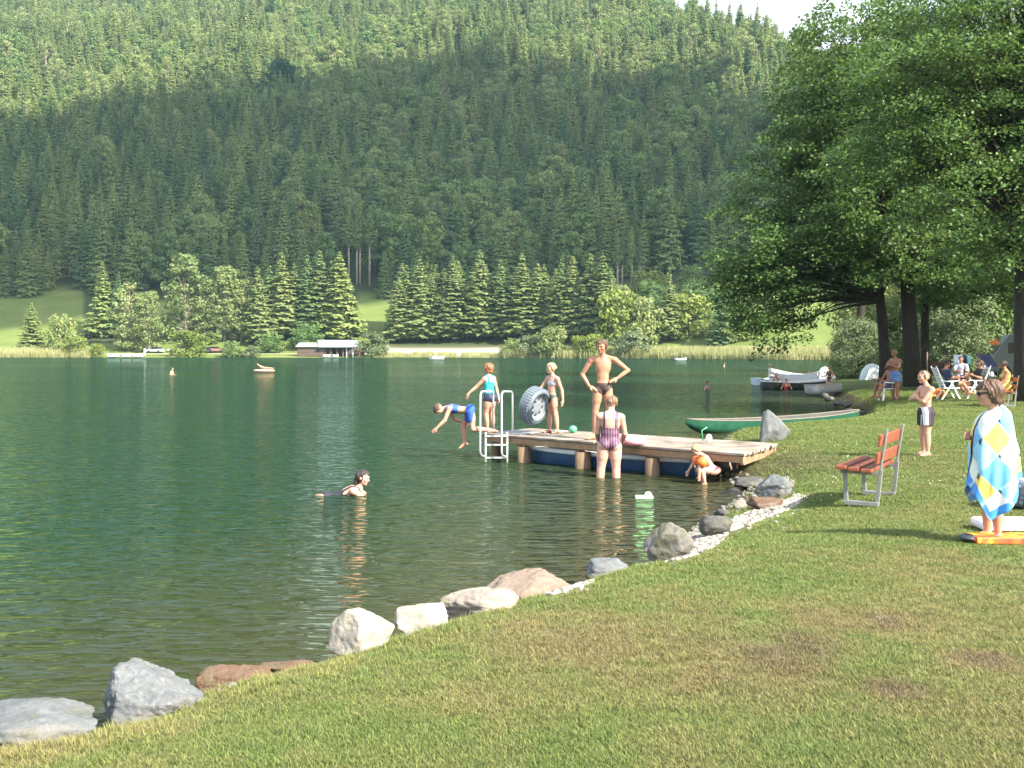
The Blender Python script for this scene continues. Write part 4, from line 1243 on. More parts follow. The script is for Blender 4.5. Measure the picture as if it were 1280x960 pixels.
# ------------------------------------------------------------------ benches
RED = pmat('red_brown_slats', (.20, .052, .028), .5, .22, 6, second=(.27, .08, .04))
FRM = pmat('grey_bench_steel', (.19, .195, .19), .5, .15, 12)
def bench(loc, rz, label):
    """faces local +x, long side along y"""
    t = empty('park_bench', loc, rz); tag(t, label, 'bench')
    for i, x in enumerate((.06, .205, .35)):
        MB().box((x, 0, .43 + .012 * i), (.125, 1.36, .045)).build('seat_plank', RED, t, .008)
    lean = Vector((-.16, 0, 1)).normalized()
    for h_ in (.15, .36):
        c = Vector((-.035, 0, .43)) + lean * h_
        M = Matrix((Vector((1, 0, .16)).normalized(), (0, 1, 0), lean)).transposed()
        MB().box(c, (.035, 1.36, .135), M=M).build('back_plank', RED, t, .008)
    for y in (-.5, .5):
        fm = MB()
        fm.bar((-.03, y, .02), (-.075, y, .44), .045, .045, up=(0, 1, 0))
        fm.bar((-.067, y, .42), Vector((-.067, y, .42)) + lean * .5, .045, .022, up=(1, 0, 0))
        fm.bar((.32, y, .02), (.34, y, .405), .045, .045, up=(0, 1, 0))
        fm.bar((-.07, y, .388), (.39, y, .397), .045, .04)
        fm.bar((-.05, y, .03), (.34, y, .03), .09, .05)
        fm.build('frame', FRM, t, .004)
    return t
bz = zl(4.3, 12.7)
bench((4.50, 13.1, bz), math.atan2(.5, -.866), 'red slatted bench standing empty on the lawn, seen from behind')
q = on_lawn(1262, 508)
bench((q.x + .15, q.y + .3, q.z), math.atan2(.25, -.97), 'red slatted bench on which the woman in yellow sits')

# ------------------------------------------------------------------ tyre, mats, lounge chairs, camp things
RUB = pmat('grey_blue_vinyl', (.115, .15, .185), .5, .15, 12)
RUBD = pmat('dark_vinyl', (.04, .045, .05), .5, .2, 12)
RIM = pmat('silver_vinyl', (.20, .225, .26), .4, .1, 10)
def tyre(name, label, loc, axis, R0, wd, rim=True):
    """swim ring printed like a car tyre, with its wheel disc"""
    t = empty(name, loc); tag(t, label, 'swim ring')
    t.rotation_euler = Vector(axis).normalized().to_track_quat('Z', 'Y').to_euler()
    w2 = wd / 2
    prof = [(R0 * .62, -w2 * .55), (R0 * .7, -w2 * .88), (R0 * .86, -w2), (R0 * .96, -w2 * .8), (R0, -w2 * .4), (R0, w2 * .4), (R0 * .96, w2 * .8), (R0 * .86, w2), (R0 * .7, w2 * .88), (R0 * .62, w2 * .55)]
    MB().lathe(prof, n=48, closed=True).build('tube', RUB, t)
    for z_ in (-.55, -.2, .2, .55):
        tr = MB()
        for k in range(40):
            a = 2 * math.pi * (k + .25 * z_) / 40
            c = Vector((R0 * (1.003 - .02 * abs(z_) ** 3), 0, w2 * z_)); M = Matrix.Rotation(a, 3, 'Z')
            tr.box(M @ c, (.016, R0 * .105, w2 * .24), M=M @ Matrix.Rotation(.5 if z_ > 0 else -.5, 3, 'X'))
        tr.build('tread', pmat('vinyl_tread', (.16, .195, .23), .5, .1, 12), t)
    MB().lathe([(R0 * .80, w2 * 1.0), (R0 * .775, w2 * 1.03), (R0 * .75, w2 * .985)], n=48).build('sidewall_stripe', RUBD, t)
    if rim:
        MB().lathe([(R0 * .64, w2 * .62), (R0 * .6, w2 * .5), (R0 * .52, w2 * .42), (R0 * .3, w2 * .58), (R0 * .14, w2 * .62), (0.001, w2 * .55)], n=40).build('wheel_disc', RIM, t)
        hl = MB()
        for k in range(8):
            a = 2 * math.pi * k / 8
            hl.ball((R0 * .42 * math.cos(a), R0 * .42 * math.sin(a), w2 * .5), (.032, .032, .022), 10, 6)
        hl.build('wheel_holes', RUBD, t)
    return t
tyre('swim_ring', 'tyre shaped swim ring with wheel print held by the girl on the jetty', at(668, 507, 21.45), (.78, -.58, -.26), .37, .30)
q = on_lawn(1296, 634)
tyre('swim_ring', 'grey tyre shaped swim ring lying flat on the lawn at the picture edge', (q.x, q.y, q.z + .155), (0.05, -.02, 1), .36, .30)

PINK = pmat('pink_vinyl', (.78, .36, .42), .35, .08, 8)
q = at(791, 549.5, 18.9)
rp = MB().lathe([(.15 + .095 * math.cos(a), .085 * math.sin(a)) for a in np.linspace(0, 2 * math.pi, 16, endpoint=False)], n=36, closed=True).build('swim_ring', PINK)
rp.location = (q.x, q.y, ZD + .086)
tag(rp, 'pink inflatable swim ring lying on the jetty beside the woman', 'swim ring')

WPK = pmat('white_pink_foam', (.80, .70, .71), .6, .06, 8)
q = on_lawn(1262, 662)
mt_ = MB().box((0, 0, .05), (1.15, .42, .09)).build('air_bed', WPK, bevel=.035); mt_.location = (q.x + .27, q.y, q.z); mt_.rotation_euler = (0, 0, -.08)
tag(mt_, 'white and pink air bed lying on the lawn behind the boy in the towel', 'air bed')
m, nt, p = new_mat('flame_print')
v = objvec(nt); mp = N(nt, 'ShaderNodeMapping'); mp.inputs['Scale'].default_value = (2.2, 6, 1); nt.links.new(v, mp.inputs[0])
nt.links.new(ramp(nt, noise_tex(nt, mp.outputs[0], 1.6, 3, .5, 1.0), [(.36, (.75, .05, .03)), (.5, (.8, .16, .03)), (.56, (.85, .55, .04)), (.64, (.85, .5, .04)), (.68, (.75, .06, .03))]), p.inputs['Base Color'])
p.inputs['Roughness'].default_value = .5
q = on_lawn(1255, 681)
mb = MB().box((0, 0, .035), (1.0, .30, .06)); mb.ball((-.46, 0, .033), (.1, .15, .03), 16, 6)
fb = mb.build('swim_board', m, bevel=.02); fb.location = (q.x + .27, q.y + .12, q.z); fb.rotation_euler = (0, 0, -.06)
tag(fb, 'red swim board with yellow flames lying at the feet of the boy in the towel', 'swim board')
nb = MB().ball((-.53, 0, .04), (.085, .12, .032), 12, 6).build('nose', RUBD, fb)

WPL = pmat('white_plastic', (.76, .77, .77), .4, .05, 8)
def lounger(px, py, sx, label, d=None):
    """white folding garden chair, side on; sx=1 back rest on the right, -1 on the left"""
    q = on_lawn(px, py)
    t = empty('garden_chair', q); tag(t, label, 'chair')
    for y in (-.24, .24):
        f = MB()
        f.bar((-.27 * sx, y, .0), (.06 * sx, y, .62), .045, .03, up=(0, 1, 0))
        f.bar((.36 * sx, y, .0), (-.04 * sx, y, .62), .045, .03, up=(0, 1, 0))
        f.build('leg_frame', WPL, t)
        MB().bar((-.22 * sx, y * 1.05, .64), (.30 * sx, y * 1.05, .62), .055, .03).build('armrest', WPL, t)
    s = MB()
    for k in range(6): s.box((-.22 * sx + .09 * sx * k, 0, .40), (.07, .5, .025))
    for y in (-.23, .23): s.bar((-.26 * sx, y, .38), (.28 * sx, y, .38), .03, .03)
    s.build('seat', WPL, t)
    b = MB()
    a0 = Vector((.24 * sx, 0, .40)); dr = Vector((.42 * sx, 0, 1)).normalized()
    for k in range(7):
        c = a0 + dr * (.1 + .1 * k)
        b.bar(c + Vector((0, -.22, 0)), c + Vector((0, .22, 0)), .025, .065, up=dr)
    for y in (-.23, .23): b.bar(a0 + Vector((0, y, 0)), a0 + Vector((0, y, 0)) + dr * .80, .035, .035, up=(0, 1, 0))
    b.build('backrest', WPL, t)
    return t
lounger(1187, 499, -1, 'white folding garden chair with its back to the alder trunks')
lounger(1215, 498, 1, 'white slatted garden chair with high back seen in profile, right of its twin')
def mono(px, py, rz, label):
    """moulded plastic chair"""
    q = on_lawn(px, py); t = empty('plastic_chair', q, rz); tag(t, label, 'chair')
    for sx in (-1, 1):
        for sy in (-1, 1): MB().bar((.25 * sx, .24 * sy, 0), (.2 * sx, .2 * sy, .44), .05, .05).build('leg', WPL, t)
        MB().tube([(-.2, .26 * sx, .42), (-.22, .27 * sx, .64), (.2, .27 * sx, .66), (.24, .25 * sx, .44)], .025, 6).build('armrest', WPL, t)
    MB().box((0, 0, .435), (.46, .46, .03)).build('seat', WPL, t, .01)
    MB().box((-.26, 0, .64), (.03, .44, .42), M=Matrix.Rotation(-.2, 3, 'Y')).build('backrest', WPL, t, .012)
    return t
mono(1110, 501, R(178), 'white plastic chair with armrests beside the standing man in blue shorts')

# washing line, awning, tent, van
DK = pmat('dark_patterned_cloth', (.018, .014, .011), .9, .6, 7, second=(.06, .03, .014))
LB = pmat('pale_blue_cloth', (.50, .58, .68), .9, .1, 6)
NV = pmat('navy_cloth', (.02, .035, .12), .8, .3, 5)
TEAL = pmat('turquoise_cloth', (.28, .60, .62), .8, .1, 5)
ORG = pmat('orange_cloth', (.80, .22, .03), .7, .15, 5)
WH = pmat('white_cloth', (.75, .76, .78), .85, .06, 5)
TG = pmat('tent_cloth', (.55, .62, .64), .8, .12, 5)
def cloth(name, px0, px1, py0, py1, d, mat, label, cat, seed=0, sag=.12):
    """hanging cloth with folds"""
    a = at(px0, py0, d); b = at(px1, py0, d); hh = (py1 - py0) / F * d; w_ = b.x - a.x
    n = 24; k = 10
    mb = MB(); vs = []
    for i in range(n + 1):
        u = i / n
        for j in range(k + 1):
            v = j / k
            sg = -sag * hh * 4 * u * (1 - u) * (1 - v)
            vs.append((w_ * (u - .5), .06 * math.sin(u * 17 + seed) * v + .03 * math.sin(u * 41 + seed * 2) * v, -hh * v + sg + .05 * hh * math.sin(u * 9 + seed) * v))
    fs = [(i * (k + 1) + j, (i + 1) * (k + 1) + j, (i + 1) * (k + 1) + j + 1, i * (k + 1) + j + 1) for i in range(n) for j in range(k)]
    mb.add(vs, fs, True)
    o = mb.build(name, mat); o.location = (a + b) / 2
    s = o.modifiers.new('thick', 'SOLIDIFY'); s.thickness = .012
    return tag(o, label, cat)
dl = 44
cloth('blanket', 1161, 1189, 448, 468, dl, DK, 'dark brown patterned blanket hanging on the washing line', 'blanket', 1, .2)
cloth('towel', 1192, 1202.5, 443, 457, dl, LB, 'pale blue towel hanging on the washing line', 'towel', 2, .05)
cloth('towel', 1204, 1208.5, 444, 466, dl, NV, 'dark navy towel hanging on the washing line beside the pale blue one', 'towel', 3, .05)
cloth('towel', 1209.5, 1214, 444, 456, dl, TEAL, 'small turquoise white towel hanging on the washing line', 'towel', 4, .05)
wl = empty('washing_line', (on_lawn(1190, 480).x, dl, zl(17.5, dl))); tag(wl, 'washing line strung between posts at the camp site', 'washing line')
W0 = Vector(wl.location)
for px in (1159, 1223):
    a = at(px, 443, dl) - W0
    MB().tube([(a.x, 0, 0), (a.x, 0, a.z + .1)], .03, 8).build('post', POST, wl)
a = at(1159, 443, dl) - W0; b = at(1223, 443, dl) - W0
MB().tube([a, (a + b) / 2 - Vector((0, 0, .05)), b], .006, 5).build('line', FRM, wl)
# slanting navy awning between post and van
aw = empty('awning', (at(1232, 450, 46).x, 46, zl(20, 46))); tag(aw, 'navy blue awning sloping down beside the camper van', 'awning')
A0 = Vector(aw.location)
cs = [at(1220, 443, 45) - A0, at(1238, 444, 47.5) - A0, at(1247, 458, 47.5) - A0, at(1236, 459, 45) - A0]
mb = MB(); up_ = Vector((0, 0, .02)); mb.add(cs + [c + up_ for c in cs], [(3, 2, 1, 0), (4, 5, 6, 7), (0, 1, 5, 4), (1, 2, 6, 5), (2, 3, 7, 6), (3, 0, 4, 7)])
mb.build('canopy', NV, aw)
for c in cs: MB().tube([(c.x, c.y, 0), c], .02, 6).build('pole', FRM, aw)
# small dome tents
def tent(px, py, d, w_, h_, mat, mat2, label):
    q = Vector(((px - 640) / F * d, d, 0)); q.z = zl(q.x, q.y)
    t = empty('tent', q); tag(t, label, 'tent')
    MB().lathe([(w_ / 2, 0), (w_ / 2 * .97, h_ * .25), (w_ / 2 * .8, h_ * .6), (w_ / 2 * .5, h_ * .87), (w_ / 2 * .2, h_ * .98), (.01, h_)], n=10).build('dome', mat, t)
    c = Matrix.Rotation(R(-100), 3, 'Z')
    MB().add([c @ Vector(v_) for v_ in ((w_ * .50, -.45, .02), (w_ * .50, .45, .02), (w_ * .37, .2, h_ * .7), (w_ * .37, -.2, h_ * .7))], [(0, 1, 2, 3)]).build('door', mat2, t)
    return t
tent(1090, 472, 60, 1.4, .9, TG, WH, 'pale grey dome tent half hidden by the leftmost alder trunk')
tent(1241, 467, 63, 1.6, 1.15, TEAL, WH, 'turquoise and white tent top showing above the navy awning')
sh = empty('parasol', (at(1243, 440, 57).x, 57, zl(25, 57))); tag(sh, 'orange parasol behind the turquoise tent', 'parasol')
MB().tube([(0, 0, 0), (0, 0, 2.1)], .025, 6).build('pole', FRM, sh)
MB().lathe([(.3, 1.85), (.24, 1.98), (.12, 2.08), (.01, 2.12)], n=8).build('canopy', ORG, sh)
og = MB().ball((0, 0, .17), (.2, .2, .17), 14, 8).ball((-.32, 0, .07), (.3, .2, .07), 12, 6).build('beach_bag', ORG); q = on_lawn(1174, 497); og.location = q
tag(og, 'orange beach bag on the grass left of the garden chairs', 'bag')

def van(px, py, d, rz, label):
    q = Vector(((px - 640) / F * d, d, 0)); q.z = zl(q.x, q.y)
    t = empty('camper_van', q, rz); tag(t, label, 'van')
    VG = pmat('grey_van_paint', (.20, .225, .235), .35, .06, 3); GLS = pmat('dark_glass', (.02, .025, .03), .08, .2, 2)
    # side outline (x forward, z up), extruded across
    prof = [(-2.2, .35), (2.25, .35), (2.32, .95), (2.1, 1.12), (1.55, 2.0), (1.3, 2.35), (-2.15, 2.4), (-2.28, 1.2)]
    mb = MB(); n = len(prof)
    mb.add([(x, -.9, z_) for x, z_ in prof] + [(x, .9, z_) for x, z_ in prof], [tuple(range(n)), tuple(range(2 * n - 1, n - 1, -1))] + [(i, i + n, (i + 1) % n + n, (i + 1) % n) for i in range(n)])
    mb.build('body', VG, t, .06)
    for s_ in (-1, 1):
        for (x0, x1) in ((-2.0, -.9), (-.75, .35), (.5, 1.35)):
            MB().box(((x0 + x1) / 2, .905 * s_, 1.62), (x1 - x0, .02, .55)).build('side_window', GLS, t, .01)
        for x in (-1.45, 1.5):
            wh = MB().lathe([(.18, -.1), (.33, -.1), (.34, -.05), (.34, .05), (.33, .1), (.18, .1)], c=(x, .82 * s_, .34), M=Matrix.Rotation(R(90), 3, 'X'), n=20, closed=True).build('wheel', RUBD, t)
            MB().lathe([(.18, .06), (.12, .09), (.01, .08)], c=(x, .82 * s_ + (.02 * s_), .34), M=Matrix.Rotation(R(-90 * s_), 3, 'X'), n=16).build('rim', RIM, wh)
        MB().box((2.3, .62 * s_, .86), (.04, .22, .16)).build('headlight', pmat('lamp_glass', (.7, .7, .66), .1, .05, 3), t)
    MB().box((-2.24, 0, 1.75), (.03, 1.3, .5)).build('rear_window', GLS, t, .01)
    MB().box((1.84, 0, 1.55), (.03, 1.45, .72), M=Matrix.Rotation(R(-32), 3, 'Y')).build('windscreen', GLS, t, .01)
    MB().box((2.32, 0, .5), (.1, 1.76, .16)).build('bumper', RUBD, t, .02)
    return t
van(1291, 472, 58, R(164), 'grey camper van parked behind the right hand alder trunk')

# ------------------------------------------------------------------ far shore buildings and cars
LOGW = pmat('grey_brown_boards', (.13, .095, .075), .9, .35, 3, .03, 10, stretch=(.3, .3, 3))
TIN = pmat('pale_sheet_metal', (.46, .52, .56), .45, .08, 2)
DTIN = pmat('grey_shingles', (.25, .24, .23), .8, .2, 3)
q = on_far(411, 446.0)
bh = empty('boathouse', (q.x, q.y, .3), R(-4)); tag(bh, 'wooden boathouse with pale sheet metal roof at the far water edge', 'boathouse')
k = q.y / F
def bx(p0): return (p0 - 411) * k
mb = MB(); mb.box(((bx(371) + bx(405)) / 2, 2.6, 1.15), (bx(405) - bx(371), 5.2, 2.3)); mb.build('log_cabin', LOGW, bh)
for i in range(6):
    MB().box(((bx(371) + bx(405)) / 2, -.03, .25 + .38 * i), (bx(405) - bx(371) + .1, .06, .3)).build('log', LOGW, bh)
MB().add([(bx(369), -.5, 2.2), (bx(407), -.5, 2.2), (bx(407), 2.9, 3.2), (bx(369), 2.9, 3.2), (bx(369), 5.8, 2.2), (bx(407), 5.8, 2.2)] , [(0, 1, 2, 3), (3, 2, 5, 4)]).build('shingle_roof', DTIN, bh).modifiers.new('t', 'SOLIDIFY').thickness = .12
MB().box((bx(397), -.07, 1.3), (.7, .05, .7)).build('window', pmat('dark_window', (.02, .02, .02), .2, .2, 2), bh)
MB().box(((bx(405) + bx(450)) / 2 + .1, 5.0, 1.3), (bx(450) - bx(405), .2, 2.4)).build('rear_wall', LOGW, bh)
for px in (407, 414, 421.5, 429, 433.5, 441.5, 450):
    MB().box((bx(px), .1, .9), (.26, .26, 2.6)).build('post', POST if px not in (433.5, 441.5) else WPL, bh)
MB().add([(bx(399), -.9, 2.15), (bx(452.5), -.9, 2.15), (bx(443), 3.0, 3.75), (bx(393), 3.0, 3.75), (bx(393), 6, 2.6), (bx(443), 6, 2.6)], [(0, 1, 2, 3), (3, 2, 5, 4)]).build('metal_roof', TIN, bh).modifiers.new('t', 'SOLIDIFY').thickness = .1
for (a_, b_, lab) in ((404, 413, 'white rowing boat at the left bay of the boathouse'), (416, 423, 'white rowing boat in the middle bay of the boathouse')):
    boat(a_, 0, 244.5, b_, 245, 1.2, .6, lab, (PW, PW, PW), bow=.35, dz=.25)
def car(px, py, rz, col, label, body=1.0):
    q = on_far(px, py)
    t = empty('parked_car', q, rz); tag(t, label, 'car', 'cars parked across the lake')
    pm = pmat('car_paint', col, .25, .05, 2); GLS = pmat('car_glass', (.02, .025, .03), .08, .2, 2)
    lo = [(-2.1, .3), (2.1, .3), (2.12, .7), (1.3, .92), (-1.9, .95), (-2.12, .8)]
    hi = [(-1.75, .95), (1.0, .93), (.35, 1.42), (-1.35, 1.45)]
    for nm, pr_, w_, mt in (('body', lo, .84, pm), ('cabin', hi, .74, GLS)):
        mb = MB(); n = len(pr_)
        mb.add([(x, -w_, z_) for x, z_ in pr_] + [(x, w_, z_) for x, z_ in pr_], [tuple(range(n)), tuple(range(2 * n - 1, n - 1, -1))] + [(i, i + n, (i + 1) % n + n, (i + 1) % n) for i in range(n)])
        mb.build(nm, mt, t, .05)
    MB().box((-.5, 0, 1.45), (1.6, 1.36, .05)).build('roof', pm, t, .02)
    for x in (-1.3, 1.3):
        for s_ in (-1, 1):
            MB().lathe([(.01, -.1), (.3, -.1), (.32, 0), (.3, .1), (.01, .1)], c=(x, .78 * s_, .32), M=Matrix.Rotation(R(90), 3, 'X'), n=16).build('wheel', RUBD, t)
    return t
car(194, 441, R(170), (.55, .56, .58), 'silver car parked under the far trees, leftmost of the parked cars')
car(221, 440, R(175), (.55, .54, .5), 'pale car half hidden by the rounded pale bush across the lake')
car(255, 441, R(172), (.03, .035, .04), 'black car parked right of the rounded pale bush across the lake')
car(271, 440.5, R(10), (.25, .12, .1), 'dark red car parked beside the black one across the lake')

# flags of the sail-like white board among the beached boats, and small floats
pb = MB().box((0, 0, 1.1), (.45, .06, 1.6)).build('upright_board', WH, bevel=.02); q = on_far(181, 446); pb.location = q
tag(pb, 'upright white board standing beside the beached boats', 'board')
GRN = pmat('green_plastic', (.10, .42, .22), .4, .15, 5)
sc_ = empty('landing_net', at(708, 541, 21.6)); sc_.location.z = ZD + .0; tag(sc_, 'child fishing net with green hoop lying on the jetty behind the girl', 'net')
MB().tube([(-.34, 0, .06), (.05, 0, .03)], .012, 6).build('handle', WPL, sc_)
MB().ball((.13, 0, .075), (.085, .085, .075), 12, 8).build('net_bag', GRN, sc_)
n2 = MB().ball((0, 0, .06), (.06, .05, .08), 12, 8).build('toy_bucket', WPL); n2.location = (at(886, 545, 19.6).x, 19.6, ZD); 
tag(n2, 'small white green toy standing at the back of the jetty', 'toy')
MB().tube([(-.1, .05, .02), (-.12, .05, .2), (-.02, .05, .26)], .012, 6).build('handle', GRN, n2)
fl = MB().box((0, 0, .02), (.26, .1, .05)).ball((.06, 0, .06), (.06, .04, .04), 10, 6).build('floating_toy', pmat('lime_plastic', (.45, .8, .45), .4, .1, 5), bevel=.015)
fl.location = on_z(805, 623); tag(fl, 'pale green toy floating in front of the woman in the water', 'toy')
# ------------------------------------------------------------------ people: one continuous skin grown from blended, tapering volumes
def nets(D, org, h):
    """surface nets: the zero level of a sampled field as quads"""
    S = D < 0
    nx, ny, nz = D.shape
    c = np.zeros((nx - 1, ny - 1, nz - 1), np.int8)
    for i in (0, 1):
        for j in (0, 1):
            for k in (0, 1): c += S[i:nx - 1 + i, j:ny - 1 + j, k:nz - 1 + k]
    act = (c > 0) & (c < 8)
    I, J_, K = np.nonzero(act)
    idm = -np.ones(act.shape, np.int64); idm[I, J_, K] = np.arange(len(I))
    acc = np.zeros((len(I), 3)); cnt = np.zeros(len(I))
    co_ = [(i, j, k) for i in (0, 1) for j in (0, 1) for k in (0, 1)]
    val = {q: D[I + q[0], J_ + q[1], K + q[2]] for q in co_}
    for a in co_:
        for ax in range(3):
            if a[ax]: continue
            b = list(a); b[ax] = 1; b = tuple(b)
            va, vb = val[a], val[b]
            m = (va < 0) != (vb < 0)
            t = np.where(m, va / np.where(m, va - vb, 1), 0)
            p_ = np.array(a, float)[None].repeat(len(I), 0); p_[:, ax] += t
            acc += p_ * m[:, None]; cnt += m
    V = (np.stack([I, J_, K], -1) + acc / np.maximum(cnt, 1)[:, None]) * h + org
    Fs = []
    for ax in range(3):
        sl0 = [slice(None)] * 3; sl1 = [slice(None)] * 3
        sl0[ax] = slice(0, -1); sl1[ax] = slice(1, None)
        cr = S[tuple(sl0)] != S[tuple(sl1)]
        o1, o2 = [q for q in range(3) if q != ax]
        ind = np.array(np.nonzero(cr)).T
        ok = (ind[:, o1] > 0) & (ind[:, o2] > 0) & (ind[:, o1] < D.shape[o1] - 1) & (ind[:, o2] < D.shape[o2] - 1)
        ind = ind[ok]
        fl = S[tuple(ind.T)]
        qs = []
        for (u, v) in ((-1, -1), (0, -1), (0, 0), (-1, 0)):
            q = ind.copy(); q[:, o1] += u; q[:, o2] += v
            qs.append(idm[tuple(q.T)])
        q4 = np.stack(qs, -1)
        flip = fl if ax != 1 else ~fl
        q4 = np.where(flip[:, None], q4, q4[:, ::-1])
        Fs.append(q4)
    return V, np.concatenate(Fs)

class Flesh:
    """blend of round cones ('c') and ellipsoids ('e')"""
    def __init__(s): s.p = []
    def cone(s, a, b, ra, rb, k=.02, bulge=0.0):
        s.p.append(('c', np.array(a, float), np.array(b, float), ra, rb, k, bulge)); return s
    def ell(s, c, rad, axes, k=.02):
        s.p.append(('e', np.array(c, float), np.array(rad, float), np.array(axes, float), 0, k, 0)); return s
    def field(s, h, pad=.03, inflate=0.0, cuts=(), add=None):
        lo = np.full(3, 1e9); hi = -lo
        for q in s.p:
            if q[0] == 'c':
                r = max(q[3], q[4]) + abs(q[6])
                lo = np.minimum(lo, np.minimum(q[1], q[2]) - r); hi = np.maximum(hi, np.maximum(q[1], q[2]) + r)
            else:
                r = q[2].max(); lo = np.minimum(lo, q[1] - r); hi = np.maximum(hi, q[1] + r)
        lo -= pad + inflate; hi += pad + inflate
        n = np.ceil((hi - lo) / h).astype(int) + 2
        D = np.full(n, .2, np.float32)
        gx = [lo[i] + np.arange(n[i]) * h for i in range(3)]
        for q in s.p:
            mrg = .05 + q[5] + inflate
            if q[0] == 'c':
                r = max(q[3], q[4]) + abs(q[6]) + mrg
                l = np.minimum(q[1], q[2]) - r; u = np.maximum(q[1], q[2]) + r
            else:
                r = q[2].max() + mrg; l = q[1] - r; u = q[1] + r
            i0 = np.clip(((l - lo) / h).astype(int), 0, n - 1); i1 = np.clip(((u - lo) / h).astype(int) + 2, 1, n)
            X, Y, Z = np.meshgrid(*[gx[i][i0[i]:i1[i]] for i in range(3)], indexing='ij')
            P = np.stack([X, Y, Z], -1)
            if q[0] == 'c':
                ba = q[2] - q[1]; L2 = max(ba @ ba, 1e-9)
                t = np.clip(((P - q[1]) @ ba) / L2, 0, 1)
                d = np.linalg.norm(P - q[1] - t[..., None] * ba, axis=-1) - (q[3] + (q[4] - q[3]) * t + q[6] * np.sin(np.pi * np.clip(t * 1.15, 0, 1)))
            else:
                L = (P - q[1]) @ q[3].T
                k0 = np.linalg.norm(L / q[2], axis=-1); k1 = np.linalg.norm(L / q[2] ** 2, axis=-1)
                d = k0 * (k0 - 1) / np.maximum(k1, 1e-9)
            sl = tuple(slice(i0[i], i1[i]) for i in range(3))
            A = D[sl]; k = q[5]
            hh = np.clip(.5 + .5 * (A - d) / k, 0, 1)
            D[sl] = A * (1 - hh) + d * hh - k * hh * (1 - hh)
        D -= inflate
        if cuts:
            X, Y, Z = np.meshgrid(*gx, indexing='ij')
            P = np.stack([X, Y, Z], -1)
            if add: D -= add(P)
            for c in cuts: D = np.maximum(D, c(P))
        D[0] = D[-1] = .2; D[:, 0] = D[:, -1] = .2; D[:, :, 0] = D[:, :, -1] = .2
        return D, lo
    def mesh(s, name, mat, h, inflate=0.0, cuts=(), add=None):
        D, lo = s.field(h, inflate=inflate, cuts=cuts, add=add)
        V, Fc = nets(D, lo, h)
        return mesh_np(name, V, Fc, mat, True)

def skin_mat(name, col, red=.12):
    m, nt, p = new_mat(name)
    v = objvec(nt)
    f = noise_tex(nt, v, 6, 4, .6); f2 = noise_tex(nt, v, 60, 3, .6)
    c = ramp(nt, f, [(.3, tuple(x * .88 for x in col)), (.7, (min(1, col[0] * 1.08), col[1] * 1.02, col[2]))])
    c = mixc(nt, math_(nt, 'ADD', math_(nt, 'MULTIPLY', f2, .12), math_(nt, 'MULTIPLY', math_(nt, 'SUBTRACT', noise_tex(nt, v, 2.6, 3, .5), .35), 1.1), clamp=True), c, (col[0] * .9, col[1] * .6, col[2] * .55))
    nt.links.new(c, p.inputs['Base Color'])
    p.inputs['Roughness'].default_value = .5; p.inputs['Specular IOR Level'].default_value = .35
    p.inputs['Subsurface Weight'].default_value = .15
    p.inputs['Subsurface Radius'].default_value = (.02, .007, .004); p.inputs['Subsurface Scale'].default_value = .4
    return m
SKIN = {'fair': skin_mat('fair_skin', (.49, .295, .21)), 'mid': skin_mat('skin', (.42, .23, .15)), 'tan': skin_mat('tanned_skin', (.28, .135, .078)), 'pale': skin_mat('pale_skin', (.56, .36, .275))}
EYE_M = pmat('eyes', (.05, .035, .03), .2, .1, 5)
LIP = pmat('lips', (.42, .15, .12), .5, .1, 5)
def hair_mat(name, c):
    m, nt, p = new_mat(name)
    v = objvec(nt); mp = N(nt, 'ShaderNodeMapping'); mp.inputs['Scale'].default_value = (60, 60, 9); nt.links.new(v, mp.inputs[0])
    f = noise_tex(nt, mp.outputs[0], 2.0, 4, .7)
    nt.links.new(ramp(nt, f, [(.3, tuple(x * .6 for x in c)), (.7, tuple(min(1, x * 1.5) for x in c))]), p.inputs['Base Color'])
    p.inputs['Roughness'].default_value = .5
    bump(nt, p, f, .008, .8)
    return m
HAIR = {k: hair_mat(k + '_hair', c) for k, c in {'brown': (.085, .048, .028), 'dark': (.022, .016, .013), 'ginger': (.24, .10, .045), 'blond': (.42, .29, .14), 'lightbrown': (.17, .10, .06)}.items()}

def V3(*a): return Vector(a)
def nz(v): return Vector(v).normalized()

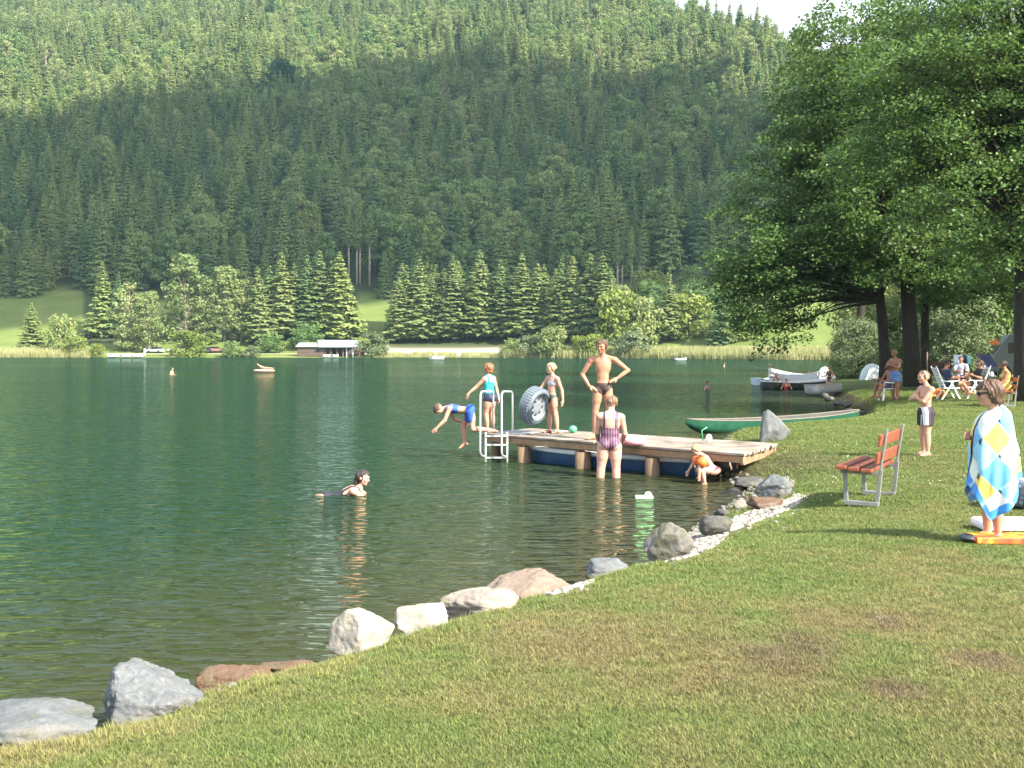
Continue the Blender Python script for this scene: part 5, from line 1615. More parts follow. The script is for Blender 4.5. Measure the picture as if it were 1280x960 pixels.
def human(label, H, f, up=(0, 0, 1), feet=None, pelvis=None, arms=None, legs=None, head=None, skin='mid', hs=1.0, sh=1.0, hip=1.0, bulk=1.0, vox=.009,
          hair=('short', 'brown'), clothes=(), group=None, bust=0.0, waist=1.0, spread=0.0, anchor='mid'):
    """f: direction faced; legs/arms: per side (upper dir, lower dir, end dir); world-aligned directions (x right, y away, z up)"""
    f = nz(f); up = nz(up)
    Rt = f.cross(V3(0, 0, 1)).normalized() if abs(f.z) < .9 else V3(0, 1, 0)
    if abs(Rt.dot(up)) > 1e-3: Rt = (Rt - up * Rt.dot(up)).normalized()
    fr = up.cross(Rt).normalized()
    body = Flesh(); torso = Flesh(); headf = Flesh()
    B = bulk * H
    pel = V3(0, 0, 0)
    J = {'pel': pel, 'R': Rt, 'F': fr, 'U': up}
    axes = [Rt, fr, up]
    def both(meth, *a, **k):
        getattr(body, meth)(*a, **k); getattr(torso, meth)(*a, **k)
    both('ell', pel + up * .02 * H, (.088 * B * hip, .060 * B, .068 * H), axes, .03)
    for s in (-1, 1): both('ell', pel - fr * .032 * H + Rt * s * .042 * H * hip - up * .012 * H, (.052 * B, .05 * B, .056 * H), axes, .03)
    both('ell', pel + up * .105 * H + fr * .004 * H, (.074 * B * waist, .052 * B * waist, .08 * H), axes, .04)
    both('ell', pel + up * .21 * H, (.088 * B * sh ** .5, .058 * B, .095 * H), axes, .04)
    both('ell', pel + up * .255 * H - fr * .008 * H, (.098 * B * sh, .05 * B, .05 * H), axes, .03)
    if bust:
        for s in (-1, 1): both('ell', pel + up * .215 * H + fr * .05 * H + Rt * s * .04 * H, (.036 * H * bust,) * 3, axes, .025)
    nb = pel + up * .295 * H
    hu = nz(head[0]) if head else up
    hf = nz(head[1]) if head else fr
    hr = hf.cross(hu).normalized(); hf = hu.cross(hr).normalized()
    nt_ = nb + hu * .055 * H + hf * .008 * H
    body.cone(nb - up * .02 * H, nt_, .035 * B, .029 * B, .03)
    for s in (-1, 1): both('cone', nb + up * .018 * H, nb + Rt * s * .085 * H * sh - up * .012 * H, .026 * B, .030 * B, .03)
    # head
    hh = .066 * H * hs
    hc = nt_ + hu * hh * 1.02 + hf * hh * .18
    hax = [hr, hf, hu]
    for fl in (body, headf):
        fl.ell(hc + hu * hh * .18 - hf * hh * .1, (hh * .76, hh * .92, hh * .84), hax, .01)
        fl.ell(hc - hu * hh * .38 + hf * hh * .22, (hh * .55, hh * .58, hh * .62), hax, .02)
    body.cone(hc + hf * hh * .78 + hu * hh * .05, hc + hf * hh * .93 - hu * hh * .24, hh * .08, hh * .13, .01)
    body.ell(hc + hf * hh * .72 - hu * hh * .5, (hh * .24, hh * .12, hh * .1), hax, .012)
    body.ell(hc + hf * hh * .62 - hu * hh * .82, (hh * .22, hh * .2, hh * .16), hax, .02)
    for s in (-1, 1):
        body.ell(hc + hr * s * hh * .76 - hf * hh * .06 - hu * hh * .08, (hh * .1, hh * .17, hh * .27), hax, .006)
        body.ell(hc + hf * hh * .74 + hr * s * hh * .3 + hu * hh * .2, (hh * .24, hh * .12, hh * .07), hax, .012)
        body.ell(hc + hf * hh * .6 + hr * s * hh * .42 - hu * hh * .2, (hh * .2, hh * .18, hh * .18), hax, .02)
    J['head'] = hc; J['hax'] = hax; J['hh'] = hh
    # legs
    leg0 = {}
    lowz = []
    ft = []
    for s, nm in ((-1, 'L'), (1, 'R')):
        t_, sh_, fd = legs[nm]
        t_, sh_, fd = nz(t_), nz(sh_), nz(fd)
        hp = pel + Rt * s * .048 * H * hip - up * .01 * H
        kn = hp + t_ * .245 * H; an = kn + sh_ * .228 * H
        both('cone', hp + t_ * .02 * H, hp + t_ * .12 * H, .058 * B * hip ** .5, .052 * B, .025)
        body.cone(hp + t_ * .08 * H, kn, .054 * B, .036 * B, .025)
        calfb = nz(fd - sh_ * fd.dot(sh_)) * -.008 * H
        body.cone(kn, an, .035 * B, .0215 * B, .02, .006 * H)
        body.cone(kn + sh_ * .03 * H + calfb, kn + sh_ * .12 * H + calfb, .030 * B, .026 * B, .025)
        # foot: sole plane from shin and foot direction
        side = sh_.cross(fd).normalized()
        dn = fd.cross(side).normalized()
        if dn.dot(sh_) < 0: dn = -dn
        heel = an + dn * .019 * H - fd * .022 * H
        ball_ = an + dn * .026 * H + fd * .082 * H
        body.cone(an, heel, .0215 * B, .021 * H, .015)
        body.cone(heel, ball_, .021 * H, .016 * H, .012)
        body.cone(an + fd * .008 * H, ball_ - fd * .01 * H, .021 * H, .015 * H, .015)
        for i in range(5):
            o_ = (i - 2) * .0095 * H * (1 if s > 0 else -1)
            sd = fd.cross(dn).normalized()
            L = .030 * H * (1 - .1 * abs(i))
            body.cone(ball_ + sd * o_ * .9 + dn * .002 * H, ball_ + sd * o_ + fd * L + dn * .004 * H, .0095 * H if i else .011 * H, .0065 * H if i else .009 * H, .006)
        leg0[nm] = (hp, kn, an, t_, sh_)
        J['leg' + nm] = leg0[nm]; J['foot' + nm] = (heel, ball_, fd, dn)
        lowz.append((an + dn * .04 * H).z); ft.append(an)
    for s, nm in ((-1, 'L'), (1, 'R')):
        u_, l_, hd = arms[nm][:3]
        u_, l_, hd = nz(u_), nz(l_), nz(hd)
        so_ = pel + up * .272 * H + Rt * s * .108 * H * sh
        if len(arms[nm]) > 4: so_ = so_ + Vector(arms[nm][4]) * H
        el = so_ + u_ * .172 * H; wr = el + l_ * .148 * H
        body.ell(so_, (.035 * B,) * 3, axes, .03)
        body.cone(so_, el, .030 * B, .0235 * B, .02, .002 * H)
        body.cone(el, wr, .0245 * B, .0155 * B, .015, .003 * H)
        pn = arms[nm][3] if len(arms[nm]) > 3 and arms[nm][3] else nz(Rt * -s + fr * .3)   # palm normal
        pn = nz(pn); pn = nz(pn - hd * pn.dot(hd)); sd = hd.cross(pn)
        pc = wr + hd * .028 * H
        body.cone(wr, pc, .0155 * B, .019 * H, .012)
        body.ell(pc + hd * .012 * H, (.026 * H, .024 * H, .011 * H), [hd, sd, pn], .008)
        thumb_side = 1 if sd.dot(fr + hd * 0 + up * .4) > 0 else -1
        for i in range(4):
            o_ = (i - 1.5) * .0115 * H * thumb_side * -1
            a = pc + hd * .032 * H + sd * o_
            L = .042 * H * (.92, 1.0, .95, .78)[i]
            m_ = a + hd * L * .5 + pn * .004 * H
            e_ = m_ + nz(hd + pn * .55) * L * .5
            body.cone(a - hd * .015 * H, m_, .0062 * H, .0056 * H, .003); body.cone(m_, e_, .0056 * H, .0046 * H, .003)
        tb = pc + sd * thumb_side * .018 * H - hd * .006 * H
        tm = tb + nz(hd * .7 + sd * thumb_side * .8 + pn * .3) * .024 * H
        body.cone(tb, tm, .0085 * H, .0068 * H, .006); body.cone(tm, tm + nz(hd + pn * .4) * .02 * H, .0066 * H, .0052 * H, .003)
        J['arm' + nm] = (so_, el, wr, hd)
    me = body.mesh('person', SKIN[skin], vox)
    o = obj('person', me)
    tag(o, label, 'person', group)
    if feet is not None:
        mid = {'mid': (ft[0] + ft[1]) / 2, 'L': ft[0], 'R': ft[1]}[anchor]
        zz = min(lowz) if anchor == 'mid' else {'L': lowz[0], 'R': lowz[1]}[anchor]
        o.location = Vector(feet) - V3(mid.x, mid.y, zz)
    else: o.location = Vector(pelvis)
    J['o'] = o
    # face
    ey = MB()
    for s in (-1, 1): ey.ball(hc + hf * hh * .745 + hr * s * hh * .3 + hu * hh * .06, (hh * .1, hh * .1, hh * .075), 8, 6)
    ey.build('eyes', EYE_M, o)
    MB().ball(hc + hf * hh * .82 - hu * hh * .5, hh * .1, 8, 6, Matrix((hr * 2.2, hf * .6, hu * .55)).transposed()).build('mouth', LIP, o)
    # hair
    st, colr = hair
    def hl(P):
        q = P - np.array(hc); r_, f_, u_ = (q @ np.array(hr)) / hh, (q @ np.array(hf)) / hh, (q @ np.array(hu)) / hh
        an = np.arctan2(r_, -f_)
        return r_, f_ + .05 * np.sin(13 * r_ + 2) + .04 * np.sin(29 * r_), u_ + .07 * np.sin(9 * an + 1) + .05 * np.sin(23 * an)
    hfl = Flesh()
    hfl.p = list(headf.p[:1])
    thick = .11 * hh
    if st == 'short': cut = lambda P: (lambda r, ff, u: np.minimum(np.maximum(ff - .30, -.42 - u + .25 * (ff < -.2)), np.maximum(.52 - u, ff - .95)) * hh)(*hl(P))
    elif st == 'crop':
        thick = .05 * hh
        cut = lambda P: (lambda r, ff, u: np.minimum(np.maximum(ff - .2, -.25 - u), .62 - u) * hh)(*hl(P))
    elif st == 'bob':
        hfl.cone(hc - hf * hh * .3 + hu * hh * .1, hc - hf * hh * .42 - hu * hh * .62, .70 * hh, .50 * hh, .02)
        thick = .13 * hh
        cut = lambda P: (lambda r, ff, u: np.minimum(np.maximum(ff - .15, -.85 - u + .5 * np.maximum(ff + .3, 0)), np.maximum(.42 - u, ff - 1.1)) * hh)(*hl(P))
    elif st == 'long':
        hfl.cone(hc - hf * hh * .4, hc - hf * hh * .7 - hu * hh * 1.7, .66 * hh, .34 * hh, .02)
        cut = lambda P: (lambda r, ff, u: np.minimum(np.maximum(ff - .2, -2.2 - u), np.maximum(.55 - u, ff - .95)) * hh)(*hl(P))
    elif st == 'tail':
        hfl.cone(hc - hf * hh * .95 + hu * hh * .1, hc - hf * hh * 1.15 - hu * hh * .9, .22 * hh, .10 * hh, .012)
        cut = lambda P: (lambda r, ff, u: np.minimum(np.maximum(ff - .25, -1.3 - u), np.maximum(.55 - u, ff - .95)) * hh)(*hl(P))
    def lump(P):
        r_, f_, u_ = hl(P); an = np.arctan2(r_, -f_)
        return (-.05 - .035 * np.sin(19 * an + 3 * u_) - .03 * np.sin(41 * an - 5 * u_) - .05 * np.sin(5 * an + 4 * u_)) * hh
    obj('hair', hfl.mesh('hair', HAIR[colr], min(vox, .0065), thick * 1.35, [cut], lump), o)
    # clothes
    pn_, Rn, Fn, Un = np.array(pel), np.array(Rt), np.array(fr), np.array(up)
    def tl(P):
        q = (P - pn_) / H; return q @ Rn, q @ Fn, q @ Un
    for (nm, kind_, mat) in clothes:
        if kind_ == 'onepiece':
            cut = lambda P: (lambda r, ff, u: np.maximum(-(u - (-.075 + .85 * np.abs(r))), np.minimum(u - np.where(ff < 0, .165, .2), np.maximum(np.abs(np.abs(r) - .062) - .013, u - .36))) * H)(*tl(P))
            g = torso; inf = .006
        elif kind_ == 'tanktop':
            cut = lambda P: (lambda r, ff, u: np.maximum(.055 - u, np.minimum(u - np.where(ff < 0, .225, .22), np.maximum(np.abs(np.abs(r) - .06) - .016, u - .34))) * H)(*tl(P))
            g = torso; inf = .009
        elif kind_ == 'cropstop':
            cut = lambda P: (lambda r, ff, u: np.maximum(.155 - u, np.minimum(u - .235, np.maximum(np.abs(np.abs(r) - .06) - .016, u - .34))) * H)(*tl(P))
            g = torso; inf = .007
        elif kind_ == 'bikini':
            cut = lambda P: (lambda r, ff, u: np.minimum(np.maximum(.182 - u, u - .232), np.maximum(np.abs(np.abs(r) - .058) - .008, np.maximum(u - .36, .19 - u))) * H)(*tl(P))
            g = torso; inf = .006
        elif kind_ == 'briefs':
            cut = lambda P: (lambda r, ff, u: np.maximum(-(u - (-.085 + .9 * np.abs(r))), u - .045) * H)(*tl(P))
            g = torso; inf = .006
        elif kind_ == 'hotpants':
            cut = lambda P: (lambda r, ff, u: np.maximum(-(u + .085 - .25 * np.abs(r)), u - .055) * H)(*tl(P))
            g = torso; inf = .008
        elif kind_ == 'shorts':
            g = Flesh(); g.p = list(torso.p[:3])
            cutf = []
            for l in 'LR':
                hp, kn, an, t_, sh_ = leg0[l]
                g.cone(hp, hp + t_ * .20 * H, .064 * B * hip ** .5, .060 * B, .025)
                e_ = np.array(hp + t_ * .145 * H); tn = np.array(t_)
                cutf.append((e_, tn))
            def cut(P, cutf=cutf):
                a = (P - cutf[0][0]) @ cutf[0][1]; b = (P - cutf[1][0]) @ cutf[1][1]
                rr, ff, u = tl(P)
                left = rr < 0
                return np.maximum(np.where(left, a, b), (u - .075) * H)
            inf = .009
        elif kind_ == 'dress':
            g = Flesh(); g.p = list(torso.p)
            for l in 'LR':
                hp, kn, an, t_, sh_ = leg0[l]
                g.cone(hp, hp + t_ * .2 * H, .07 * B, .066 * B, .05)
            cut = lambda P: (lambda r, ff, u: np.minimum(u - .235, np.maximum(np.abs(np.abs(r) - .068) - .024, u - .36)) * H)(*tl(P))
            inf = .012
        elif kind_ == 'shirt':
            g = Flesh(); g.p = list(torso.p)
            for l in 'LR':
                so_, el, wr, hd = J['arm' + l]
                g.cone(so_, so_.lerp(el, .6), .038 * B, .036 * B, .03)
            cut = lambda P: (lambda r, ff, u: np.maximum(-.03 - u, u - .31) * H)(*tl(P))
            inf = .012
        c_ = obj(nm, g.mesh(nm, mat, min(vox, .008), inf, [cut]), o)
    return J

def cmat(name, c, **k): return pmat(name, c, .7, .12, 9, **k)
STAND = {'L': ((.02, 0, -1), (0, .02, -1), None), 'R': ((-.02, 0, -1), (0, .02, -1), None)}

# 1 girl in blue stepping off the end of the jetty
BLUE = cmat('blue_swimsuit', (.02, .09, .42))
human('girl in blue two piece bent forward, stepping off the end of the jetty', 1.44, (-1, 0, 0), up=(-.985, 0, .13), pelvis=at(587, 513.5, 21.25),
      legs={'L': ((.16, -.05, -1), (1, .1, -.06), (.95, .1, .1)), 'R': ((-.42, .1, -.9), (.10, 0, -1), (-.9, 0, -.42))},
      arms={'L': ((-.35, -.2, -.9), (-.72, -.1, -.7), (-.75, 0, -.65)), 'R': ((.25, .25, -.9), (.9, .1, -.35), (1, 0, -.2))},
      head=((-.9, 0, .05), (-.3, -.2, -.95)), skin='fair', hs=1.08, hair=('short', 'brown'), clothes=[('swim_top', 'cropstop', BLUE), ('swim_shorts', 'hotpants', BLUE)], hip=1.0, vox=.0085)
# 2 girl in turquoise
TURQ = cmat('turquoise_top', (.03, .50, .62)); NVB = cmat('navy_shorts', (.025, .03, .07))
human('girl in turquoise top and dark shorts behind the ladder rails, one arm held out', 1.36, (-.75, .62, 0), up=(-.06, .02, 1), feet=tuple(at(613, 535, 22.0).xy) + (ZD,),
      legs={'L': ((-.14, .12, -1), (.12, -.1, -1), (-.8, .55, 0)), 'R': ((-.02, .1, -1), (.10, -.22, -1), (-.8, .5, 0))},
      arms={'L': ((-.62, .1, -.62), (-.72, -.1, -.6), (-.4, 0, -.9)), 'R': ((.25, .05, -.95), (.22, -.45, -.8), (.0, -.4, -.9))},
      head=((.05, .08, 1), (-.7, .7, -.3)), skin='fair', hs=1.14, hair=('bob', 'ginger'), clothes=[('top', 'tanktop', TURQ), ('shorts', 'hotpants', NVB)], vox=.0085)
# 3 girl with the tyre ring
BK1 = cmat('grey_print_bikini', (.22, .25, .33), second=(.7, .7, .72)); BK2 = cmat('dark_olive_briefs', (.06, .075, .06))
g3_ = human('fair haired girl in grey bikini and sandals holding the tyre shaped ring', 1.37, (-.78, -.62, 0), feet=tuple(at(692, 540, 21.6).xy) + (ZD,), up=(.05, 0, 1),
      legs={'L': ((.10, -.1, -1), (.12, .05, -1), (-.75, -.6, 0)), 'R': ((-.05, .05, -1), (.08, .06, -1), (-.8, -.45, 0))},
      arms={'L': ((.36, -.05, -.93), (.1, -.2, -.97), (-.1, -.1, -1)), 'R': ((-.55, .0, -.8), (-.45, -.4, -.6), (-.6, -.3, -.5))},
      head=((-.03, -.02, 1), (-.9, -.4, -.2)), skin='fair', hs=1.12, hair=('short', 'blond'), clothes=[('bikini_top', 'bikini', BK1), ('bikini_bottom', 'briefs', BK2)], vox=.0085)
def sandals(J, mat):
    for l in 'LR':
        heel, bl, fd, dn = J['foot' + l]
        H_ = .01
        m = MB(); c = (heel + bl) / 2 + dn * .024 + fd * .012
        m.bar(c - fd * .105, c + fd * .11, .075, .014, up=-dn)
        sd = fd.cross(dn).normalized()
        for q in (bl - fd * .02, heel + fd * .05):
            m.tube([q + sd * .042 + dn * .02, q + sd * .03 - dn * .02, q - dn * .032, q - sd * .03 - dn * .02, q - sd * .042 + dn * .02], .009, 6)
        m.build('sandal', mat, J['o'])
BLK = cmat('black_rubber', (.015, .015, .016))
sandals(g3_, BLK)
# 4 tall man with hands on hips
BRW = cmat('dark_brown_briefs', (.05, .028, .026))
human('tall slim man in dark briefs standing on the jetty with hands on hips', 1.86, (-.12, -1, 0), feet=tuple(at(753, 546, 20.1).xy) + (ZD,),
      legs={'L': ((.09, .0, -1), (.03, .06, -1), (.5, -.85, 0)), 'R': ((-.13, -.04, -1), (-.03, .07, -1), (-.75, -.6, 0))},
      arms={'L': ((.80, .22, -.62), (-.80, -.25, -.56), (-.75, -.45, -.25), (-.2, .2, -1)), 'R': ((-.50, .2, -.86), (.42, -.35, -.72), (.75, -.4, -.3), (.2, .2, -1))},
      head=((-.05, -.22, 1), (-.45, -.8, -.45)), skin='mid', bulk=.86, sh=1.12, waist=.92, hip=.95, hair=('short', 'brown'), clothes=[('briefs', 'briefs', BRW)], vox=.0095)
# 5 woman in the water, seen from behind
m, nt, p = new_mat('striped_purple_swimsuit')
v = objvec(nt); wv = N(nt, 'ShaderNodeTexWave'); wv.bands_direction = 'X'; wv.inputs['Scale'].default_value = 7; wv.inputs['Distortion'].default_value = 1.5; wv.inputs['Detail'].default_value = 2
nt.links.new(v, wv.inputs[0]); nt.links.new(ramp(nt, wv.outputs[0], [(.25, (.05, .022, .045)), (.75, (.20, .09, .15))]), p.inputs['Base Color']); p.inputs['Roughness'].default_value = .6
q = on_z(760, 597); 
human('woman in purple striped swimsuit standing knee deep in the water with her back turned', 1.68, (.1, 1, 0), up=(.04, .03, 1), feet=(q.x, q.y, -.31), spread=.1,
      legs={'L': ((-.13, .0, -1), (-.07, -.02, -1), (-.2, 1, 0)), 'R': ((.05, .02, -1), (.02, -.03, -1), (.2, 1, 0))},
      arms={'L': ((-.12, .25, -.95), (.10, .75, -.55), (.3, .9, -.2)), 'R': ((.22, .2, -.95), (-.05, .75, -.6), (-.3, .9, -.2))},
      head=((.12, .12, 1), (.1, .95, -.2)), skin='pale', bulk=1.12, hip=1.14, bust=1.1, waist=1.1, hair=('short', 'lightbrown'), clothes=[('swimsuit', 'onepiece', m)], vox=.009)
# 6 crouching child with arm bands
RSW = cmat('dark_child_swimsuit', (.10, .03, .05))
ch = human('small fair child with orange armbands crouching at the water by the stones', 1.02, (-1, -.1, 0), up=(-.62, 0, .78), pelvis=at(893, 590, 17.6) + V3(0, 0, .02),
      legs={'L': ((-.9, -.25, .12), (.25, 0, -1), (-1, -.1, 0)), 'R': ((-.9, .2, .05), (.3, 0, -1), (-1, .1, 0))},
      arms={'L': ((-.6, -.3, -.75), (-.05, -.1, -1), (0, 0, -1)), 'R': ((-.75, .3, -.6), (-.5, .1, -.8), (-.4, 0, -.9))},
      head=((-.6, 0, .8), (-.9, -.1, -.45)), skin='pale', hs=1.25, bulk=1.1, hair=('short', 'blond'), clothes=[('swimsuit', 'briefs', RSW)], vox=.008)
OR2 = pmat('orange_vinyl', (.82, .17, .03), .3, .08, 5)
for l in 'LR':
    so_, el, wr, hd = ch['arm' + l]
    d_ = (el - so_).normalized(); c = so_.lerp(el, .55)
    M = d_.to_track_quat('Z', 'Y').to_matrix()
    MB().lathe([(.03, -.075), (.062, -.07), (.085, -.03), (.088, .02), (.065, .07), (.03, .075)], c=c, M=M, n=20, closed=True).build('armband', OR2, ch['o'])
# 7 swimmer
WSW = cmat('dark_swimsuit', (.02, .02, .03))
q = on_z(428, 618)
sw_arm = ((.75, -.3, -.5), (.9, .2, -.2), (1, 0, 0))
human('dark haired swimmer with bare shoulders heading right in the open water', 1.62, (1, -.2, 0), up=(.93, .0, .33), pelvis=(q.x - .22, q.y, -.09),
      legs={'L': ((-1, -.1, .06), (-1, 0, .05), (-1, 0, .1)), 'R': ((-1, .15, .0), (-1, 0, -.05), (-1, 0, -.1))}, arms={'L': sw_arm, 'R': ((.75, .5, -.6), (.9, .2, -.1), (1, 0, 0))},
      head=((.25, 0, 1), (1, -.2, -.05)), skin='pale', hair=('long', 'dark'), clothes=[('swimsuit', 'onepiece', WSW)], vox=.009)
# 8 boy in black and white shorts
m, nt, p = new_mat('black_white_shorts')
v = objvec(nt); sp = N(nt, 'ShaderNodeSeparateXYZ'); nt.links.new(v, sp.inputs[0])
nt.links.new(ramp(nt, math_(nt, 'ADD', math_(nt, 'MULTIPLY', sp.outputs['X'], 3.0), .5), [(.25, (.02, .02, .025)), (.255, (.72, .70, .72)), (.45, (.74, .70, .73)), (.455, (.10, .05, .09)), (.54, (.09, .05, .08)), (.545, (.018, .015, .02))]), p.inputs['Base Color'])
for n_ in nt.nodes:
    if n_.type == 'VALTORGB': n_.color_ramp.interpolation = 'CONSTANT'
p.inputs['Roughness'].default_value = .8
q = on_lawn(1157, 570)
human('boy in black and white swim shorts standing on the lawn with folded arms', 1.34, (-.97, -.25, 0), up=(.03, 0, 1), feet=q,
      legs={'L': ((-.06, -.05, -1), (.03, .02, -1), (-.95, -.3, 0)), 'R': ((.0, .0, -1), (.04, .05, -1), (-.95, -.05, 0))},
      arms={'L': ((-.58, -.02, -.8), (-.10, .96, .22), (.15, .95, .25), (1, 0, 0)), 'R': ((-.66, .1, -.74), (-.2, -.95, .18), (.1, -.95, .15), (1, 0, 0))},
      head=((-.10, 0, 1), (-1, -.15, -.12)), skin='fair', hs=1.14, bulk=1.02, hair=('crop', 'brown'), clothes=[('shorts', 'shorts', m)], vox=.0075)
# 9 boy wrapped in the towel
q = on_lawn(1241, 677)
bo = human('boy wrapped in a yellow and blue beach towel standing at the swim board', 1.43, (-.98, .2, 0), up=(-.01, 0, 1), feet=q,
      legs={'L': ((-.05, -.02, -1), (.06, .02, -1), (-.92, -.15, 0)), 'R': ((-.16, .1, -1), (.04, .04, -1), (-.95, .1, 0))},
      arms={'L': ((-.16, .12, -1), (-.22, .96, .14), (-.75, .55, .3), (.2, .8, 0)), 'R': ((-.1, -.05, -1), (-.75, -.1, .2), (-.6, -.5, .2), (.2, -.8, 0))},
      head=((-.10, .05, 1), (-.95, .28, -.12)), skin='fair', hs=1.2, sh=.78, bulk=.95, hair=('bob', 'brown'), clothes=[('shorts', 'shorts', cmat('grey_shorts', (.18, .2, .26)))], vox=.0065)
hc, (hr, hf, hu), hh = bo['head'], bo['hax'], bo['hh']
sg = MB()
for s in (-1, 1):
    sg.ball(hc + hf * hh * .86 + hr * s * hh * .36 + hu * hh * .06, hh * .25, 12, 8, Matrix((hr * 1.1, hf * .35, hu * .75)).transposed())
    sg.bar(hc + hf * hh * .8 + hr * s * hh * .62 + hu * hh * .1, hc - hf * hh * .05 + hr * s * hh * .84 + hu * hh * .1, hh * .08, hh * .12)
sg.build('sunglasses', BLK, bo['o'])
sandals(bo, cmat('white_grey_sandals', (.5, .5, .5)))
def cape(J):
    o = J['o']; H = 1.43
    c0 = Vector((0, 0, 0))
    fx = Vector((-.98, .2, 0)).normalized(); rx = Vector((fx.y, -fx.x, 0))
    zt = .322 * H; n = 150; m = 110
    zfeet = -.52 * H
    rg = np.random.default_rng(2)
    V = []; C = []
    # angle 0 faces where the boy faces; the wrap starts a little to the left of it and overlaps nothing
    a0, a1 = R(12), R(348)
    for i in range(n + 1):
        u = i / n; a = a0 + (a1 - a0) * u
        d = fx * math.cos(a) + rx * -math.sin(a)
        # lower edge: height above the feet by direction seen (deep points of the diagonal cloth)
        deg = math.degrees(a)
        hem = np.interp(deg, [12, 28, 46, 70, 98, 122, 142, 165, 215, 260, 300, 330, 348], [.62, .50, .50, .26, .34, .42, .60, .63, .62, .45, .36, .55, .62])
        hem = hem - .05
        for j in range(m + 1):
            v = j / m
            z = zt + .02 - .03 * math.cos(a) - (zt - (zfeet + hem)) * v
            zz = (z - zfeet)
            top = min(1, v / .15)
            wide = abs(math.sin(a))
            rr_ = .090 + .112 * wide + .03 * max(0, math.cos(a)) + .075 * max(0, v - .12)
            r = .056 + (rr_ - .056) * math.sin(top * math.pi / 2) ** .72
            dn = max(0, v - .16)
            r += .012 * dn * 2 + (.016 * math.sin(a * 7 + 1.3) + .010 * math.sin(a * 13 + 4 * v) + .008 * math.sin(a * 4 - 6 * v)) * min(1, dn * 2.2)
            r += .03 * max(0, math.cos(a)) * sstep(.1, .3, v) * (1 - sstep(.45, .75, v))
            p_ = c0 + d * r + fx * (.01 + .01 * v)
            V.append((p_.x, p_.y, z))
            # woven pattern: diamonds in yellow and blue on white with dark motifs
            s_ = (deg - 78) / 57.3 * .17; t_ = zz
            a_ = (s_ * 1.25 + t_ * .8 - .165) / .25; b_ = (s_ * 1.25 - t_ * .8 + .12) / .25
            ia, ib = math.floor(a_), math.floor(b_); fa, fb_ = a_ - ia, b_ - ib
            k = (ia + 2 * ib) % 4
            col = [(.80, .58, .14), (.14, .42, .74), (.72, .74, .68), (.26, .56, .74)][k]
            if t_ - hem < .10: col = (.06, .26, .66)
            e = min(fa, fb_, 1 - fa, 1 - fb_)
            if e < .035 and k != 1: col = (.55, .66, .62)
            mot = math.hypot((fa - .98 + .13 * math.sin(9 * fb_)) * 1.0, (fb_ - .02) * 1.3)
            mo2 = math.hypot(fa + .02, fb_ - .06)
            if (ia * 3 + ib) % 2 == 0 and min(mot, mo2) < .17 + .06 * math.sin(22 * fa + 15 * fb_): col = (.015, .02, .045)
            C.append(col)
    idx_ = np.arange((n + 1) * (m + 1)).reshape(n + 1, m + 1)
    Fc = np.stack([idx_[:-1, :-1], idx_[1:, :-1], idx_[1:, 1:], idx_[:-1, 1:]], -1).reshape(-1, 4)
    mt, nt, p = new_mat('printed_terry')
    at_ = N(nt, 'ShaderNodeAttribute', attribute_name='print')
    nt.links.new(at_.outputs['Color'], p.inputs['Base Color']); p.inputs['Roughness'].default_value = .9
    p.inputs['Specular IOR Level'].default_value = .1; p.inputs['Sheen Weight'].default_value = .3
    bump(nt, p, noise_tex(nt, objvec(nt), 220, 3, .7), .004, .6)
    me = mesh_np('beach_towel', np.array(V), Fc, mt, True)
    ca = me.color_attributes.new('print', 'FLOAT_COLOR', 'POINT')
    ca.data.foreach_set('color', np.concatenate([np.array(C, np.float32), np.ones((len(C), 1), np.float32)], -1).ravel())
    t = obj('beach_towel', me, o)
    s = t.modifiers.new('thick', 'SOLIDIFY'); s.thickness = .006; s.offset = 1
    return t
cape(bo)
# 10, 11 the two by the plastic chair
DENIM = cmat('blue_shorts', (.09, .17, .34))
q = on_lawn(1119, 500)
human('tanned man in blue shorts standing with folded arms before the alder trunks', 1.74, (-.8, -.55, 0), feet=q,
      legs={'L': ((.0, -.03, -1), (.02, .03, -1), (-.6, -.8, 0)), 'R': ((-.03, .02, -1), (.02, .03, -1), (-.9, -.3, 0))},
      arms={'L': ((-.30, -.45, -.86), (-.72, .35, .30), (-.5, .8, .3), (.8, .3, 0)), 'R': ((-.55, .1, -.86), (-.1, -.85, .3), (.4, -.9, .2), (.8, .5, 0))},
      head=((-.05, 0, 1), (-.9, -.4, -.1)), skin='tan', bulk=1.08, hair=('short', 'lightbrown'), clothes=[('shorts', 'shorts', DENIM)], vox=.012)
q = on_lawn(1110, 501)
human('tanned man sitting on the white plastic chair beside the standing man', 1.72, (-.95, -.3, 0), up=(.08, .03, 1), pelvis=q + V3(.05, -.0, .555),
      legs={'L': ((-.9, -.35, .06), (-.25, -.05, -1), (-.9, -.3, 0)), 'R': ((-.95, .05, .06), (-.12, .0, -1), (-.95, -.1, 0))},
      arms={'L': ((-.35, -.2, -.9), (-.9, -.1, -.18), (-1, .1, -.1)), 'R': ((-.45, .2, -.85), (-.9, -.2, -.1), (-1, 0, 0))},
      head=((-.12, 0, 1), (-1, -.2, -.2)), skin='tan', hair=('short', 'brown'), clothes=[('shorts', 'shorts', cmat('navy_trunks', (.03, .05, .13)))], vox=.012)
